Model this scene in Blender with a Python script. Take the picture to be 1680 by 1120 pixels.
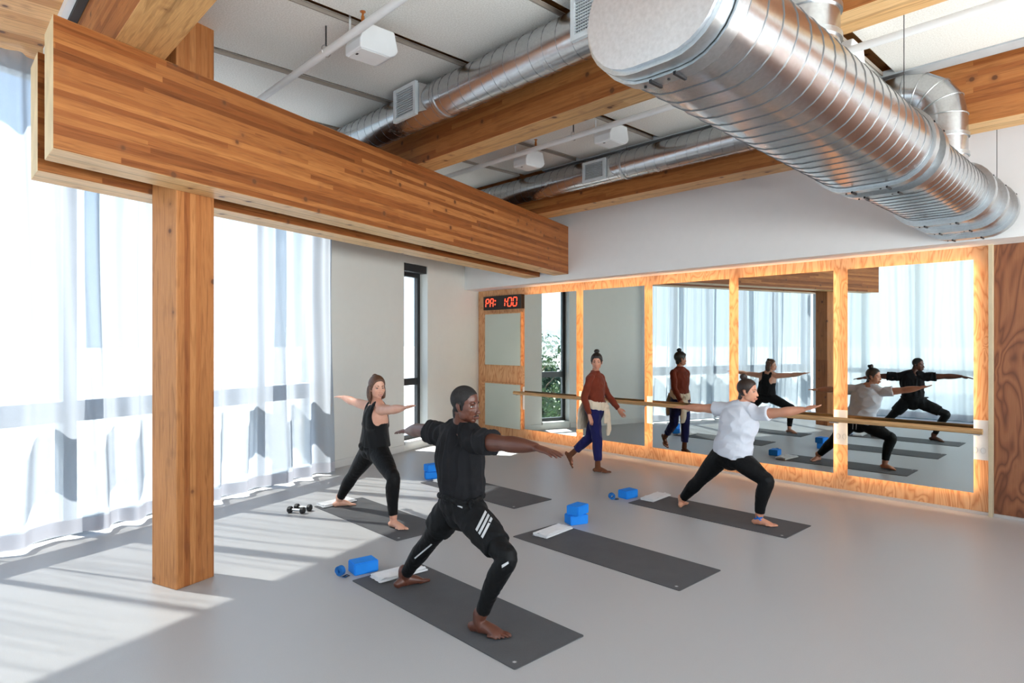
import bpy, bmesh, math, random
import numpy as np
from mathutils import Vector, Matrix, noise
from mathutils.bvhtree import BVHTree
random.seed(7)
for o in list(bpy.data.objects): bpy.data.objects.remove(o)
S = bpy.context.scene
COL = S.collection
PI = math.pi

# ------------------------------------------------------------------ camera
H = 1.82
cd = bpy.data.cameras.new('camera'); cam = bpy.data.objects.new('camera', cd); COL.objects.link(cam)
cd.sensor_width = 36; cd.lens = 1035/1680*36; cd.shift_y = 2/1680; cd.clip_start = .05; cd.clip_end = 3000
cam.location = (0, 0, H); cam.rotation_euler = (PI/2, 0, math.radians(46.7))
S.camera = cam
# ------------------------------------------------------------------ world, sun, exposure
w = bpy.data.worlds.new('world'); S.world = w; w.use_nodes = True
nt = w.node_tree; bgn = nt.nodes['Background']
tc = nt.nodes.new('ShaderNodeTexCoord'); sp = nt.nodes.new('ShaderNodeSeparateXYZ'); rp = nt.nodes.new('ShaderNodeValToRGB')
nt.links.new(tc.outputs['Generated'], sp.inputs[0]); nt.links.new(sp.outputs['Z'], rp.inputs[0]); nt.links.new(rp.outputs[0], bgn.inputs[0])
rp.color_ramp.elements[0].position = 0.0; rp.color_ramp.elements[0].color = (.74, .89, 1, 1)
rp.color_ramp.elements[1].position = .75; rp.color_ramp.elements[1].color = (.26, .52, 1, 1)   # clear sky, paler at the horizon
bgn.inputs[1].default_value = 2.2
sl = bpy.data.lights.new('sun', 'SUN'); sun = bpy.data.objects.new('sun', sl); COL.objects.link(sun)
SUNV = Vector((.884, .509, -1.49)).normalized()
sun.rotation_euler = SUNV.to_track_quat('-Z', 'Y').to_euler(); sl.energy = 41; sl.angle = math.radians(.9); sl.color = (1, .94, .86)
def add_fill(loc, rot, sx, sy, power, col=(1, .97, .92)):
    L = bpy.data.lights.new('fill_lamp', 'AREA'); o = bpy.data.objects.new('fill_lamp', L); COL.objects.link(o)
    L.shape = 'RECTANGLE'; L.size = sx; L.size_y = sy; L.energy = power; L.color = col; o.location = loc; o.rotation_euler = rot
add_fill((3.9, 3.4, 1.5), (0, PI/2+1.05, 0), 2.4, 9.4, 1500)     # fill lamp added outside the right glazing, tilted up at the ceiling
add_fill((-1.6, -1.75, 2.4), (PI/2, 0, 0), 8.6, 3.6, 180)  # fill lamp added outside the rear glazing to lift the room
S.view_settings.view_transform = 'Standard'; S.view_settings.look = 'None'; S.view_settings.gamma = 1
S.view_settings.use_curve_mapping = False; S.view_settings.exposure = .47
S.render.engine = 'CYCLES'
cy = S.cycles
cy.max_bounces = 9; cy.diffuse_bounces = 5; cy.glossy_bounces = 5; cy.transmission_bounces = 6; cy.transparent_max_bounces = 12
cy.use_denoising = True; cy.sample_clamp_indirect = 6; cy.caustics_reflective = False; cy.caustics_refractive = False

# ------------------------------------------------------------------ frames
TB = math.radians(18.6)
BD = Vector((-math.sin(TB), math.cos(TB), 0)); BN = Vector((math.cos(TB), math.sin(TB), 0))
def Bp(bn, bd, z=0): return BN*bn + BD*bd + Vector((0, 0, z))
W_FACE = -6.58      # inner face of the window wall
Y_PLY = 8.22        # plywood panelling face
Y_UP = 7.74         # upper wall face
Z_DECK = 4.36; Z_PAN = 4.25; Z_BT = 3.715; Z_BB = 2.94

# ------------------------------------------------------------------ tagging helpers
def tag(o, label=None, cat=None, group=None, kind=None):
    if label: o['label'] = label
    if cat: o['category'] = cat
    if group: o['group'] = group
    if kind: o['kind'] = kind
    return o
def empty(name, loc, rz=0.0):
    o = bpy.data.objects.new(name, None); COL.objects.link(o); o.location = loc; o.rotation_euler = (0, 0, rz)
    o.empty_display_size = .1
    return o
def link_bm(name, bm, mat, parent=None, smooth=False, loc=None, rz=0, bevel=0, autos=None):
    me = bpy.data.meshes.new(name); bm.normal_update(); bm.to_mesh(me); bm.free()
    o = bpy.data.objects.new(name, me); COL.objects.link(o)
    if mat:
        for m in (mat if isinstance(mat, (list, tuple)) else [mat]): me.materials.append(m)
    if parent: o.parent = parent
    if loc is not None: o.location = loc
    o.rotation_euler = (0, 0, rz)
    if smooth: me.shade_smooth()
    if autos is not None:
        me.shade_smooth(); md = o.modifiers.new('e', 'EDGE_SPLIT'); md.split_angle = math.radians(autos)
    if bevel:
        md = o.modifiers.new('b', 'BEVEL'); md.width = bevel; md.segments = 2; md.limit_method = 'ANGLE'
    return o
def copy_tree(o, parent=None):
    c = o.copy(); COL.objects.link(c)
    if parent: c.parent = parent
    for ch in list(o.children): copy_tree(ch, c)
    return c

# ------------------------------------------------------------------ geometry helpers
def box(bm, lo, hi, mi=0):
    x0, y0, z0 = lo; x1, y1, z1 = hi
    v = [bm.verts.new(p) for p in ((x0,y0,z0),(x1,y0,z0),(x1,y1,z0),(x0,y1,z0),(x0,y0,z1),(x1,y0,z1),(x1,y1,z1),(x0,y1,z1))]
    for f in ((0,3,2,1),(4,5,6,7),(0,1,5,4),(1,2,6,5),(2,3,7,6),(3,0,4,7)):
        fc = bm.faces.new([v[i] for i in f]); fc.material_index = mi
def BOX(lo, hi):
    bm = bmesh.new(); box(bm, lo, hi); return bm
def prism(bm, poly, z0, z1, mi=0):
    a = [bm.verts.new((p[0], p[1], z0)) for p in poly]; b = [bm.verts.new((p[0], p[1], z1)) for p in poly]
    n = len(poly)
    for f in [list(reversed(a)), b] + [[a[i], a[(i+1) % n], b[(i+1) % n], b[i]] for i in range(n)]:
        fc = bm.faces.new(f); fc.material_index = mi
    bmesh.ops.recalc_face_normals(bm, faces=bm.faces)
def catmull(P, sub):
    P = [np.array(p, float) for p in P]
    if len(P) == 2: return [P[0]*(1-i/sub)+P[1]*i/sub for i in range(sub+1)]
    Q = [2*P[0]-P[1]] + P + [2*P[-1]-P[-2]]
    out = []
    for i in range(1, len(Q)-2):
        for k in range(sub):
            t = k/sub
            a, b, c, d = Q[i-1], Q[i], Q[i+1], Q[i+2]
            out.append(.5*((2*b)+(c-a)*t+(2*a-5*b+4*c-d)*t*t+(3*b-3*c+d-a)*t**3))
    out.append(P[-1]); return out
def rings(bm, R, closed=True, cap=True):
    """R: list of lists of points"""
    V = [[bm.verts.new(p) for p in r] for r in R]
    n = len(R[0])
    for i in range(len(V)-1):
        for j in range(n if closed else n-1):
            bm.faces.new((V[i][j], V[i][(j+1) % n], V[i+1][(j+1) % n], V[i+1][j]))
    if cap:
        bm.faces.new(list(reversed(V[0]))); bm.faces.new(V[-1])
    return V
def loft(bm, pts, rad, ref=(0, 0, 1), n=16, sub=5, rc=(True, True), inflate=0.0, t0=None, t1=None):
    """elliptic loft through pts; rad = r or (ra along ref, rb)"""
    ref = np.array(ref, float)
    rad = [(r, r) if not isinstance(r, (tuple, list)) else tuple(r) for r in rad]
    data = [np.concatenate([np.array(p, float), np.array(r, float)]) for p, r in zip(pts, rad)]
    C = catmull(data, sub)
    if t0 is not None or t1 is not None:
        a = int(round((t0 or 0)*sub)); b = int(round((t1 if t1 is not None else len(pts)-1)*sub)); C = C[a:b+1]
    R = []
    fr = []
    for i, c in enumerate(C):
        p = c[:3]
        q0 = C[max(i-1, 0)][:3]; q1 = C[min(i+1, len(C)-1)][:3]
        t = q1-q0; t = t/(np.linalg.norm(t)+1e-9)
        a = ref-(ref@t)*t; a /= np.linalg.norm(a)+1e-9; b = np.cross(t, a)
        fr.append((p, t, a, b, max(.001, c[3]+inflate), max(.001, c[4]+inflate)))
    def ring(p, a, b, ra, rb): return [tuple(p+a*ra*math.cos(th)+b*rb*math.sin(th)) for th in (2*PI*k/n for k in range(n))]
    p, t, a, b, ra, rb = fr[0]
    if rc[0]:
        for s in (80, 60, 35): 
            s = math.radians(s); R.append(ring(p-t*min(ra, rb)*math.sin(s), a, b, ra*math.cos(s), rb*math.cos(s)))
    for f in fr: R.append(ring(f[0], f[2], f[3], f[4], f[5]))
    p, t, a, b, ra, rb = fr[-1]
    if rc[1]:
        for s in (35, 60, 80):
            s = math.radians(s); R.append(ring(p+t*min(ra, rb)*math.sin(s), a, b, ra*math.cos(s), rb*math.cos(s)))
    rings(bm, R)
def ell(bm, c, r, M=None, seg=16):
    ret = bmesh.ops.create_uvsphere(bm, u_segments=seg, v_segments=max(6, seg*3//4), radius=1)
    for v in ret['verts']:
        p = Vector((v.co.x*r[0]+c[0], v.co.y*r[1]+c[1], v.co.z*r[2]+c[2]))
        v.co = M @ p if M else p
def tube(bm, pts, r, n=8, ref=(0, 0, 1), sub=1):
    loft(bm, pts, [r]*len(pts), ref=ref, n=n, sub=sub, rc=(False, False))
def cyl(bm, p0, p1, r, n=24, r1=None):
    d = Vector(p1)-Vector(p0); ref = (1, 0, 0) if abs(d.normalized().x) < .9 else (0, 0, 1)
    loft(bm, [p0, p1], [r, r if r1 is None else r1], ref=ref, n=n, sub=1, rc=(False, False))

# ------------------------------------------------------------------ materials
def lin(c):
    return tuple(((x/12.92) if x <= .04045 else ((x+.055)/1.055)**2.4) for x in (v/255 for v in c)) + (1,)
class N:
    def __init__(s, name):
        s.m = bpy.data.materials.new(name); s.m.use_nodes = True; s.t = s.m.node_tree; s.b = s.t.nodes['Principled BSDF']; s.out = s.t.nodes['Material Output']
    def n(s, ty, **k):
        x = s.t.nodes.new(ty)
        for a, v in k.items():
            if a.startswith('i_'):
                key = a[2:]; key = int(key) if key.isdigit() else key
                x.inputs[key].default_value = v
            else: setattr(x, a, v)
        return x
    def l(s, a, b): s.t.links.new(a, b)
    def math(s, op, a, b=None, c=None):
        x = s.n('ShaderNodeMath', operation=op)
        for i, v in enumerate((a, b, c)):
            if v is None: continue
            if isinstance(v, (int, float)): x.inputs[i].default_value = v
            else: s.l(v, x.inputs[i])
        return x.outputs[0]
    def mix(s, f, a, b, mode='MIX'):
        x = s.n('ShaderNodeMix', data_type='RGBA', blend_type=mode)
        for k, v in ((0, f), (6, a), (7, b)):
            if isinstance(v, (int, float, tuple)): x.inputs[k].default_value = v
            else: s.l(v, x.inputs[k])
        return x.outputs[2]
    def ramp(s, f, stops):
        x = s.n('ShaderNodeValToRGB'); e = x.color_ramp.elements
        while len(e) < len(stops): e.new(.5)
        for el, (p, c) in zip(e, stops): el.position = p; el.color = c
        s.l(f, x.inputs[0]); return x.outputs[0]
    def coord(s, kind='Object'): return s.n('ShaderNodeTexCoord').outputs[kind]
    def scale(s, v, sc):
        x = s.n('ShaderNodeMapping'); x.inputs['Scale'].default_value = sc; s.l(v, x.inputs[0]); return x.outputs[0]
    def noise(s, v, sc=5, d=2, dist=0, out='Fac'):
        x = s.n('ShaderNodeTexNoise'); x.inputs['Scale'].default_value = sc; x.inputs['Detail'].default_value = d; x.inputs['Distortion'].default_value = dist
        s.l(v, x.inputs[0]); return x.outputs[out]
    def bump(s, h, st=.2, dist=.01):
        x = s.n('ShaderNodeBump'); x.inputs['Strength'].default_value = st; x.inputs['Distance'].default_value = dist
        s.l(h, x.inputs['Height']); s.l(x.outputs[0], s.b.inputs['Normal'])
    def base(s, c):
        if isinstance(c, tuple): s.b.inputs['Base Color'].default_value = c
        else: s.l(c, s.b.inputs['Base Color'])
    def rough(s, v):
        if isinstance(v, (int, float)): s.b.inputs['Roughness'].default_value = v
        else: s.l(v, s.b.inputs['Roughness'])
def plain(name, c, rough=.5, metal=0, bump=None, vary=.06, nscale=8, spec=None):
    m = N(name); v = m.coord()
    f = m.noise(v, nscale, 3)
    L = lin(c); lo = tuple(x*(1-vary) for x in L[:3])+(1,); hi = tuple(min(1, x*(1+vary)) for x in L[:3])+(1,)
    m.base(m.ramp(f, [(.3, lo), (.7, hi)])); m.rough(rough); m.b.inputs['Metallic'].default_value = metal
    if spec is not None: m.b.inputs['Specular IOR Level'].default_value = spec
    if bump: m.bump(m.noise(v, bump[0], 4), bump[1], bump[2])
    return m.m
def glulam(name, dark, mid, light, lam_axis='Z', len_axis='X', lam=.038, knots=True, seglen=1.3):
    m = N(name); v = m.coord()
    sx = m.n('ShaderNodeSeparateXYZ'); m.l(v, sx.inputs[0])
    ax = sx.outputs[len_axis]; lz = sx.outputs[lam_axis]
    row = m.math('FLOOR', m.math('DIVIDE', lz, lam))
    wn = m.n('ShaderNodeTexWhiteNoise', noise_dimensions='1D'); m.l(row, wn.inputs['W'])
    seg = m.math('FLOOR', m.math('ADD', m.math('DIVIDE', ax, seglen), m.math('MULTIPLY', wn.outputs['Value'], 7.3)))
    cv = m.n('ShaderNodeCombineXYZ'); m.l(row, cv.inputs[0]); m.l(seg, cv.inputs[1])
    wn2 = m.n('ShaderNodeTexWhiteNoise', noise_dimensions='3D'); m.l(cv.outputs[0], wn2.inputs['Vector'])
    colr = m.ramp(wn2.outputs['Value'], [(0, lin(dark)), (.45, lin(mid)), (.85, lin(light)), (1, lin(mid))])
    # offset texture per board so that the grain does not run through
    off = m.n('ShaderNodeVectorMath', operation='MULTIPLY_ADD'); m.l(wn2.outputs['Color'], off.inputs[0]); off.inputs[1].default_value = (9, 9, 9); m.l(v, off.inputs[2])
    st = {'X': (1.1, 16, 16), 'Y': (16, 1.1, 16), 'Z': (16, 16, 1.1)}[len_axis]
    sv = m.scale(off.outputs[0], st)
    g = m.noise(sv, 2.4, 5, .6)
    g2 = m.noise(m.scale(off.outputs[0], tuple(a*4 if a > 2 else a*2 for a in st)), 3, 3, .2)
    c = m.mix(.85, colr, m.ramp(g, [(.32, (.62, .55, .48, 1)), (.5, (1, 1, 1, 1)), (.68, (.86, .80, .74, 1))]), 'MULTIPLY')
    c = m.mix(.5, c, m.ramp(g2, [(.35, (.75, .7, .66, 1)), (.6, (1, 1, 1, 1))]), 'MULTIPLY')
    edge = m.math('ABSOLUTE', m.math('SUBTRACT', m.math('FRACT', m.math('DIVIDE', lz, lam)), .5))
    c = m.mix(m.math('MULTIPLY', m.math('GREATER_THAN', edge, .475), .35), c, (.25, .13, .05, 1), 'MIX')
    if knots:
        kv = {'X': (1.6, 9, 9), 'Y': (9, 1.6, 9), 'Z': (9, 9, 1.6)}[len_axis]
        vo = m.n('ShaderNodeTexVoronoi'); vo.inputs['Scale'].default_value = 1.0; m.l(m.scale(v, tuple(a*.55 if a < 2 else a*.55 for a in kv)), vo.inputs[0])
        k2 = m.n('ShaderNodeTexVoronoi'); k2.inputs['Scale'].default_value = 5.2; m.l(v, k2.inputs[0])
        nz = m.math('MULTIPLY', m.noise(v, 30, 2), .03)
        kk = m.math('SUBTRACT', m.math('ADD', k2.outputs['Distance'], nz), 0)
        c = m.mix(m.ramp(kk, [(.10, (1, 1, 1, 1)), (.15, (0, 0, 0, 1))]), c, (.07, .025, .01, 1))
        c = m.mix(m.math('MULTIPLY', m.ramp(kk, [(.13, (1, 1, 1, 1)), (.30, (0, 0, 0, 1))]), .4), c, (.22, .08, .03, 1))
    m.base(c); m.rough(.5); m.bump(g, .08, .004)
    m.b.inputs['Specular IOR Level'].default_value = .3
    return m.m
def plywood(name, dark, mid, light, sc=1.0, grain_axis='Z', rough=.5):
    m = N(name); v = m.coord()
    st = {'Z': (5*sc, 5*sc, 1.3*sc), 'X': (1.3*sc, 5*sc, 5*sc)}[grain_axis]
    sv = m.scale(v, st)
    a = m.noise(sv, 1.0, 2, 1.2)
    bands = m.math('FRACT', m.math('MULTIPLY', a, 9))
    tri = m.math('ABSOLUTE', m.math('SUBTRACT', m.math('MULTIPLY', bands, 2), 1))
    c = m.ramp(tri, [(0, lin(dark)), (.28, lin(mid)), (.8, lin(light))])
    fine = m.noise(m.scale(v, {'Z': (180, 180, 6), 'X': (6, 180, 180)}[grain_axis]), 1, 2)
    c = m.mix(.5, c, m.ramp(fine, [(.35, (.78, .74, .7, 1)), (.65, (1, 1, 1, 1))]), 'MULTIPLY')
    m.base(c); m.rough(rough); m.bump(tri, .04, .002)
    return m.m

M = {}
M['beam'] = glulam('glulam_beam', (124, 70, 32), (146, 85, 41), (178, 117, 65), seglen=2.6)
M['beam_light'] = glulam('glulam_joist', (156, 92, 46), (172, 106, 56), (190, 126, 72), lam=.045, seglen=3)
M['bounce_lit_face'] = glulam('glulam_bounce_lit', (206, 156, 100), (220, 174, 118), (230, 190, 138), lam_axis='Y', lam=.6, seglen=4)  # paler tone paints in light bounced up from the floor
M['end_grain'] = plain('sawn_end_grain', (218, 192, 150), .7, vary=.12, nscale=5, bump=(120, .1, .002))
M['column'] = glulam('glulam_column', (140, 82, 38), (176, 112, 58), (204, 146, 86), lam_axis='Y', len_axis='Z', lam=.045, seglen=2.2)
M['deck'] = glulam('timber_deck', (190, 134, 78), (212, 156, 96), (230, 182, 126), lam_axis='Y', len_axis='X', lam=.14, seglen=3, knots=True)
M['ply'] = plywood('birch_plywood', (196, 132, 86), (214, 158, 110), (226, 176, 130), 1.0)
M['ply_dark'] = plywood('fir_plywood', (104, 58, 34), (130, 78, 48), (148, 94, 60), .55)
M['grey_trim'] = plain('grey_trim', (150, 140, 130), .6)
M['pale_trim'] = plain('pale_trim', (196, 202, 206), .5)
M['ply_edge'] = plain('plywood_edge', (196, 180, 150), .6)
M['white_wall'] = plain('white_paint', (226, 227, 228), .55, vary=.01, bump=(220, .05, .001))
M['grey_wall'] = plain('pale_grey_paint', (212, 214, 210), .55, vary=.01, bump=(220, .05, .001))
M['base'] = plain('skirting_paint', (206, 208, 206), .45, vary=.01)
M['metal_base'] = plain('metal_skirting', (205, 200, 198), .35, .6, vary=.02)
M['frame'] = plain('black_frame', (22, 24, 27), .4, vary=.05)
M['mull'] = plain('pale_grey_frame', (176, 184, 190), .4, .3, vary=.05)
M['white_paint'] = plain('white_enamel', (228, 230, 230), .35, vary=.02)
M['plastic'] = plain('white_plastic', (222, 224, 226), .4, vary=.02)
M['black'] = plain('black_rubber', (16, 17, 19), .5)
M['steel'] = plain('brushed_steel', (200, 200, 200), .3, 1, vary=.05)
M['dark_metal'] = plain('dark_metal', (50, 50, 52), .4, .8)
M['brass'] = plain('brass', (190, 120, 60), .35, .9)
M['asphalt'] = plain('concrete_outside', (136, 140, 142), .9, vary=.1, nscale=.6)
M['barre'] = glulam('ash_wood', (176, 132, 84), (196, 154, 104), (210, 172, 124), lam=.2, knots=False, seglen=4)

def panel_mat():
    m = N('acoustic_panel'); v = m.coord()
    st = m.noise(m.scale(v, (14, 60, 60)), 3, 4)
    f = m.noise(v, 90, 2)
    c = m.mix(.6, m.ramp(st, [(.35, lin((222, 219, 212))), (.65, lin((236, 234, 228)))]), m.ramp(f, [(.4, lin((216, 213, 206))), (.6, lin((240, 238, 233)))]))
    k = m.n('ShaderNodeTexVoronoi'); k.inputs['Scale'].default_value = 2.6; m.l(v, k.inputs[0])
    c = m.mix(m.ramp(k.outputs['Distance'], [(.02, (1, 1, 1, 1)), (.035, (0, 0, 0, 1))]), c, (.12, .1, .08, 1))
    m.base(c); m.rough(.8); m.bump(f, .15, .003); return m.m
M['panel'] = panel_mat()
def galv(name, rough=.24, tint=(196, 198, 200)):
    m = N(name); v = m.coord()
    a = m.noise(v, 3.0, 3, .5); b = m.noise(v, 60, 2)
    L = lin(tint); m.base(m.ramp(b, [(.3, tuple(x*.88 for x in L[:3])+(1,)), (.7, L)]))
    m.b.inputs['Metallic'].default_value = 1
    m.rough(m.math('ADD', m.math('MULTIPLY', a, .14), rough-.06)); m.bump(m.noise(v, 5, 2), .12, .02)
    return m.m
M['galv'] = galv('galvanised_steel'); M['galv_d'] = galv('galvanised_flange', .30, (192, 196, 198)); M['galv_seam'] = galv('spiral_seam', .45, (120, 122, 124))
def floor_mat():
    m = N('grey_vinyl'); v = m.coord()
    f = m.noise(v, .8, 3); g = m.noise(v, 260, 2)
    c = m.mix(.5, m.ramp(f, [(.3, lin((176, 176, 177))), (.7, lin((176, 176, 177)))]), m.ramp(g, [(.35, lin((170, 170, 171))), (.65, lin((187, 187, 188)))]))
    m.base(c); m.rough(m.math('ADD', m.math('MULTIPLY', f, .1), .34)); m.b.inputs['Specular IOR Level'].default_value = .4; m.bump(g, .03, .001)
    return m.m
M['floor'] = floor_mat()
def mirror_mat():
    m = N('mirror_silver'); v = m.coord(); L = lin((214, 222, 220))
    m.base(m.ramp(m.noise(v, 2, 1), [(0, L), (1, L)])); m.b.inputs['Metallic'].default_value = 1; m.rough(0.0); return m.m
M['mirror'] = mirror_mat()
def glass_mat():
    m = N('window_glass'); lp = m.n('ShaderNodeLayerWeight'); lp.inputs[0].default_value = .35
    tr = m.n('ShaderNodeBsdfTransparent'); tr.inputs[0].default_value = (.93, .96, .97, 1)
    gl = m.n('ShaderNodeBsdfGlossy'); gl.inputs['Roughness'].default_value = .0; gl.inputs[0].default_value = (1, 1, 1, 1)
    mx = m.n('ShaderNodeMixShader'); m.l(m.math('MULTIPLY', lp.outputs['Fresnel'], .5), mx.inputs[0]); m.l(tr.outputs[0], mx.inputs[1]); m.l(gl.outputs[0], mx.inputs[2])
    m.l(mx.outputs[0], m.out.inputs[0]); m.t.nodes.remove(m.b); return m.m
M['glass'] = glass_mat()
def curtain_mat(name='sheer_curtain', t=.27, col=(158, 164, 173)):
    m = N(name); v = m.coord()
    wv = m.noise(m.scale(v, (1, 1, .3)), 300, 1)
    lw = m.n('ShaderNodeLayerWeight'); lw.inputs[0].default_value = .5
    fac = m.math('POWER', m.math('SUBTRACT', 1.0, lw.outputs['Facing']), .95)
    fac = m.math('MULTIPLY', fac, t)
    fac = m.math('ADD', fac, m.math('MULTIPLY', m.math('SUBTRACT', wv, .5), .06))
    tr = m.n('ShaderNodeBsdfTransparent')
    tl = m.n('ShaderNodeBsdfTranslucent'); tl.inputs[0].default_value = lin(col)
    df = m.n('ShaderNodeBsdfDiffuse'); df.inputs[0].default_value = lin(col)
    m1 = m.n('ShaderNodeMixShader', i_0=.45); m.l(tl.outputs[0], m1.inputs[1]); m.l(df.outputs[0], m1.inputs[2])
    m2 = m.n('ShaderNodeMixShader'); m.l(fac, m2.inputs[0]); m.l(m1.outputs[0], m2.inputs[1]); m.l(tr.outputs[0], m2.inputs[2])
    m.l(m2.outputs[0], m.out.inputs[0]); m.t.nodes.remove(m.b); return m.m
M['curtain'] = curtain_mat(); M['curtain_rear'] = curtain_mat('sheer_curtain_dense', .10, (214, 220, 224)); M['hem'] = curtain_mat('curtain_hem', .12, (205, 203, 208))
def emit(name, c, s):
    m = N(name); m.b.inputs['Base Color'].default_value = (0, 0, 0, 1); v = m.coord(); f = m.noise(v, 4, 1)
    m.b.inputs['Emission Color'].default_value = c; m.l(m.math('MULTIPLY_ADD', f, s*.02, s*.99), m.b.inputs['Emission Strength']); return m.m
M['led'] = emit('warm_led', (1, .68, .40, 1), 15); M['red_led'] = emit('red_led', (1, .05, .02, 1), 4)
def fabric(name, c, rough=.85, sc=400, st=.1, vary=.1, sheen=.15, wr=None):
    m = N(name); v = m.coord(); f = m.noise(v, sc, 2); g = m.noise(v, 9, 3)
    L = lin(c); m.base(m.ramp(g, [(.3, tuple(x*(1-vary) for x in L[:3])+(1,)), (.7, tuple(min(1, x*(1+vary)) for x in L[:3])+(1,))])); m.rough(rough)
    m.b.inputs['Sheen Weight'].default_value = sheen; m.b.inputs['Specular IOR Level'].default_value = .2
    h = f
    if wr: h = m.math('ADD', m.math('MULTIPLY', f, .08), m.noise(m.scale(v, wr), 1, 3, .8))
    m.bump(h, st, .012 if wr else .002); return m.m
M['tee_black'] = fabric('black_cotton', (22, 22, 25), wr=(9, 9, 4), st=.3, sheen=.02)
M['tee_white'] = fabric('white_cotton', (208, 212, 222), wr=(10, 10, 14), st=.3, vary=.02)
M['tank'] = fabric('black_jersey', (14, 15, 17), wr=(12, 12, 4), st=.3)
M['legging'] = fabric('black_legging', (7, 8, 10), .6, sheen=.02, wr=(10, 10, 22), st=.05)
M['shorts'] = fabric('black_shorts', (13, 14, 16), .75, sheen=.02, wr=(16, 16, 9), st=.4)
M['rust'] = fabric('rust_knit', (112, 46, 28), wr=(14, 14, 9), st=.3)
M['navy'] = fabric('navy_trousers', (24, 26, 78), wr=(12, 12, 7), st=.3)
M['cream'] = fabric('cream_knit', (214, 198, 176), wr=(20, 20, 8), st=.4)
M['sock'] = fabric('brown_sock', (104, 62, 40))
M['reflect'] = plain('reflective_print', (190, 190, 192), .4)
M['towel'] = fabric('white_towel', (226, 227, 229), .95, 500, .5, .03, .3)
M['foam'] = plain('blue_foam', (14, 134, 232), .75, vary=.05, bump=(160, .1, .002))
M['strap'] = plain('blue_strap', (24, 108, 182), .8, vary=.1, bump=(200, .3, .003))
def skin(name, c, rough=.45, red=.1):
    m = N(name); v = m.coord(); g = m.noise(v, 12, 4)
    L = lin(c); d = (L[0]*.92, L[1]*.82, L[2]*.8, 1)
    m.base(m.ramp(g, [(.35, d), (.65, L)])); m.rough(rough); m.bump(m.noise(v, 180, 3), .06, .002)
    m.b.inputs['Subsurface Weight'].default_value = .08; m.b.inputs['Subsurface Radius'].default_value = (.01, .004, .002); m.b.inputs['Subsurface Scale'].default_value = 1
    return m.m
M['skin_dark'] = skin('deep_brown_skin', (94, 55, 41), .4); M['skin_light'] = skin('fair_skin', (216, 166, 142)); M['skin_tan'] = skin('light_tan_skin', (206, 150, 122)); M['skin_mid'] = skin('warm_skin', (198, 142, 116))
def hair(name, c, hi, rough=.45):
    m = N(name); v = m.coord(); f = m.noise(m.scale(v, (60, 60, 9)), 4, 3)
    m.base(m.ramp(f, [(.35, lin(c)), (.65, lin(hi))])); m.rough(rough); m.bump(f, .4, .004); return m.m
M['hair_black'] = hair('black_hair', (18, 14, 13), (34, 27, 24)); M['hair_brown'] = hair('brown_hair', (52, 34, 25), (112, 74, 52)); M['hair_dark'] = hair('dark_brown_hair', (28, 20, 17), (54, 38, 31)); M['hair_buzz'] = hair('cropped_hair', (16, 13, 13), (28, 23, 22), .8)
M['eye_white'] = plain('eye_white', (176, 170, 164), .2); M['iris'] = plain('dark_iris', (38, 24, 18), .15)
M['lip_dark'] = plain('dark_lips', (104, 54, 48), .4); M['lip'] = plain('pink_lips', (170, 92, 84), .4); M['teeth'] = plain('teeth', (232, 228, 220), .3)
M['tape'] = plain('blue_tape', (34, 108, 196), .7)
def mat_mat():
    m = N('charcoal_mat'); v = m.coord(); f = m.noise(m.scale(v, (20, 120, 20)), 6, 3); g = m.noise(v, 5, 3)
    m.base(m.mix(.5, m.ramp(g, [(.3, lin((74, 75, 78))), (.7, lin((86, 87, 90)))]), m.ramp(f, [(.3, lin((70, 71, 74))), (.7, lin((92, 93, 96)))])))
    m.rough(.72); m.bump(m.math('ADD', f, m.noise(v, 300, 2)), .25, .002); return m.m
M['mat'] = mat_mat()
#--PART2
# ================================================================== STRUCTURE
def clipB(poly, lim):
    """keep the part of an XY polygon with BN.P >= lim"""
    out = []
    f = lambda p: p[0]*BN.x+p[1]*BN.y-lim
    for i, p in enumerate(poly):
        q = poly[(i+1) % len(poly)]; a, b = f(p), f(q)
        if a >= 0: out.append(p)
        if (a >= 0) != (b >= 0):
            t = a/(a-b); out.append((p[0]+(q[0]-p[0])*t, p[1]+(q[1]-p[1])*t))
    return out
def rect(x0, y0, x1, y1): return [(x0, y0), (x1, y0), (x1, y1), (x0, y1)]
def struct(name, bm, mat, **k): return tag(link_bm(name, bm, mat, **k), kind='structure')
def bd_at(bn, Y): return (Y-bn*BN.y)/BD.y
def polyB(b0, b1, d0, d1): return [tuple(Bp(a, d).xy) for a, d in ((b0, d0), (b1, d0), (b1, d1), (b0, d1))]

bm = bmesh.new(); prism(bm, clipB(rect(-12, -1.4, 3.2, 8.3), W_FACE-.3), -.12, 0); struct('floor', bm, M['floor'])
bm = bmesh.new(); prism(bm, clipB(rect(-12, -1.4, 3.2, 8.3), W_FACE-.16), Z_DECK, Z_DECK+.25)
M['ceil'] = glulam('ceiling_deck', (196, 136, 78), (218, 162, 102), (232, 182, 126), lam_axis='X', len_axis='Y', lam=.14, seglen=3)
struct('ceiling', bm, M['ceil'])
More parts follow.
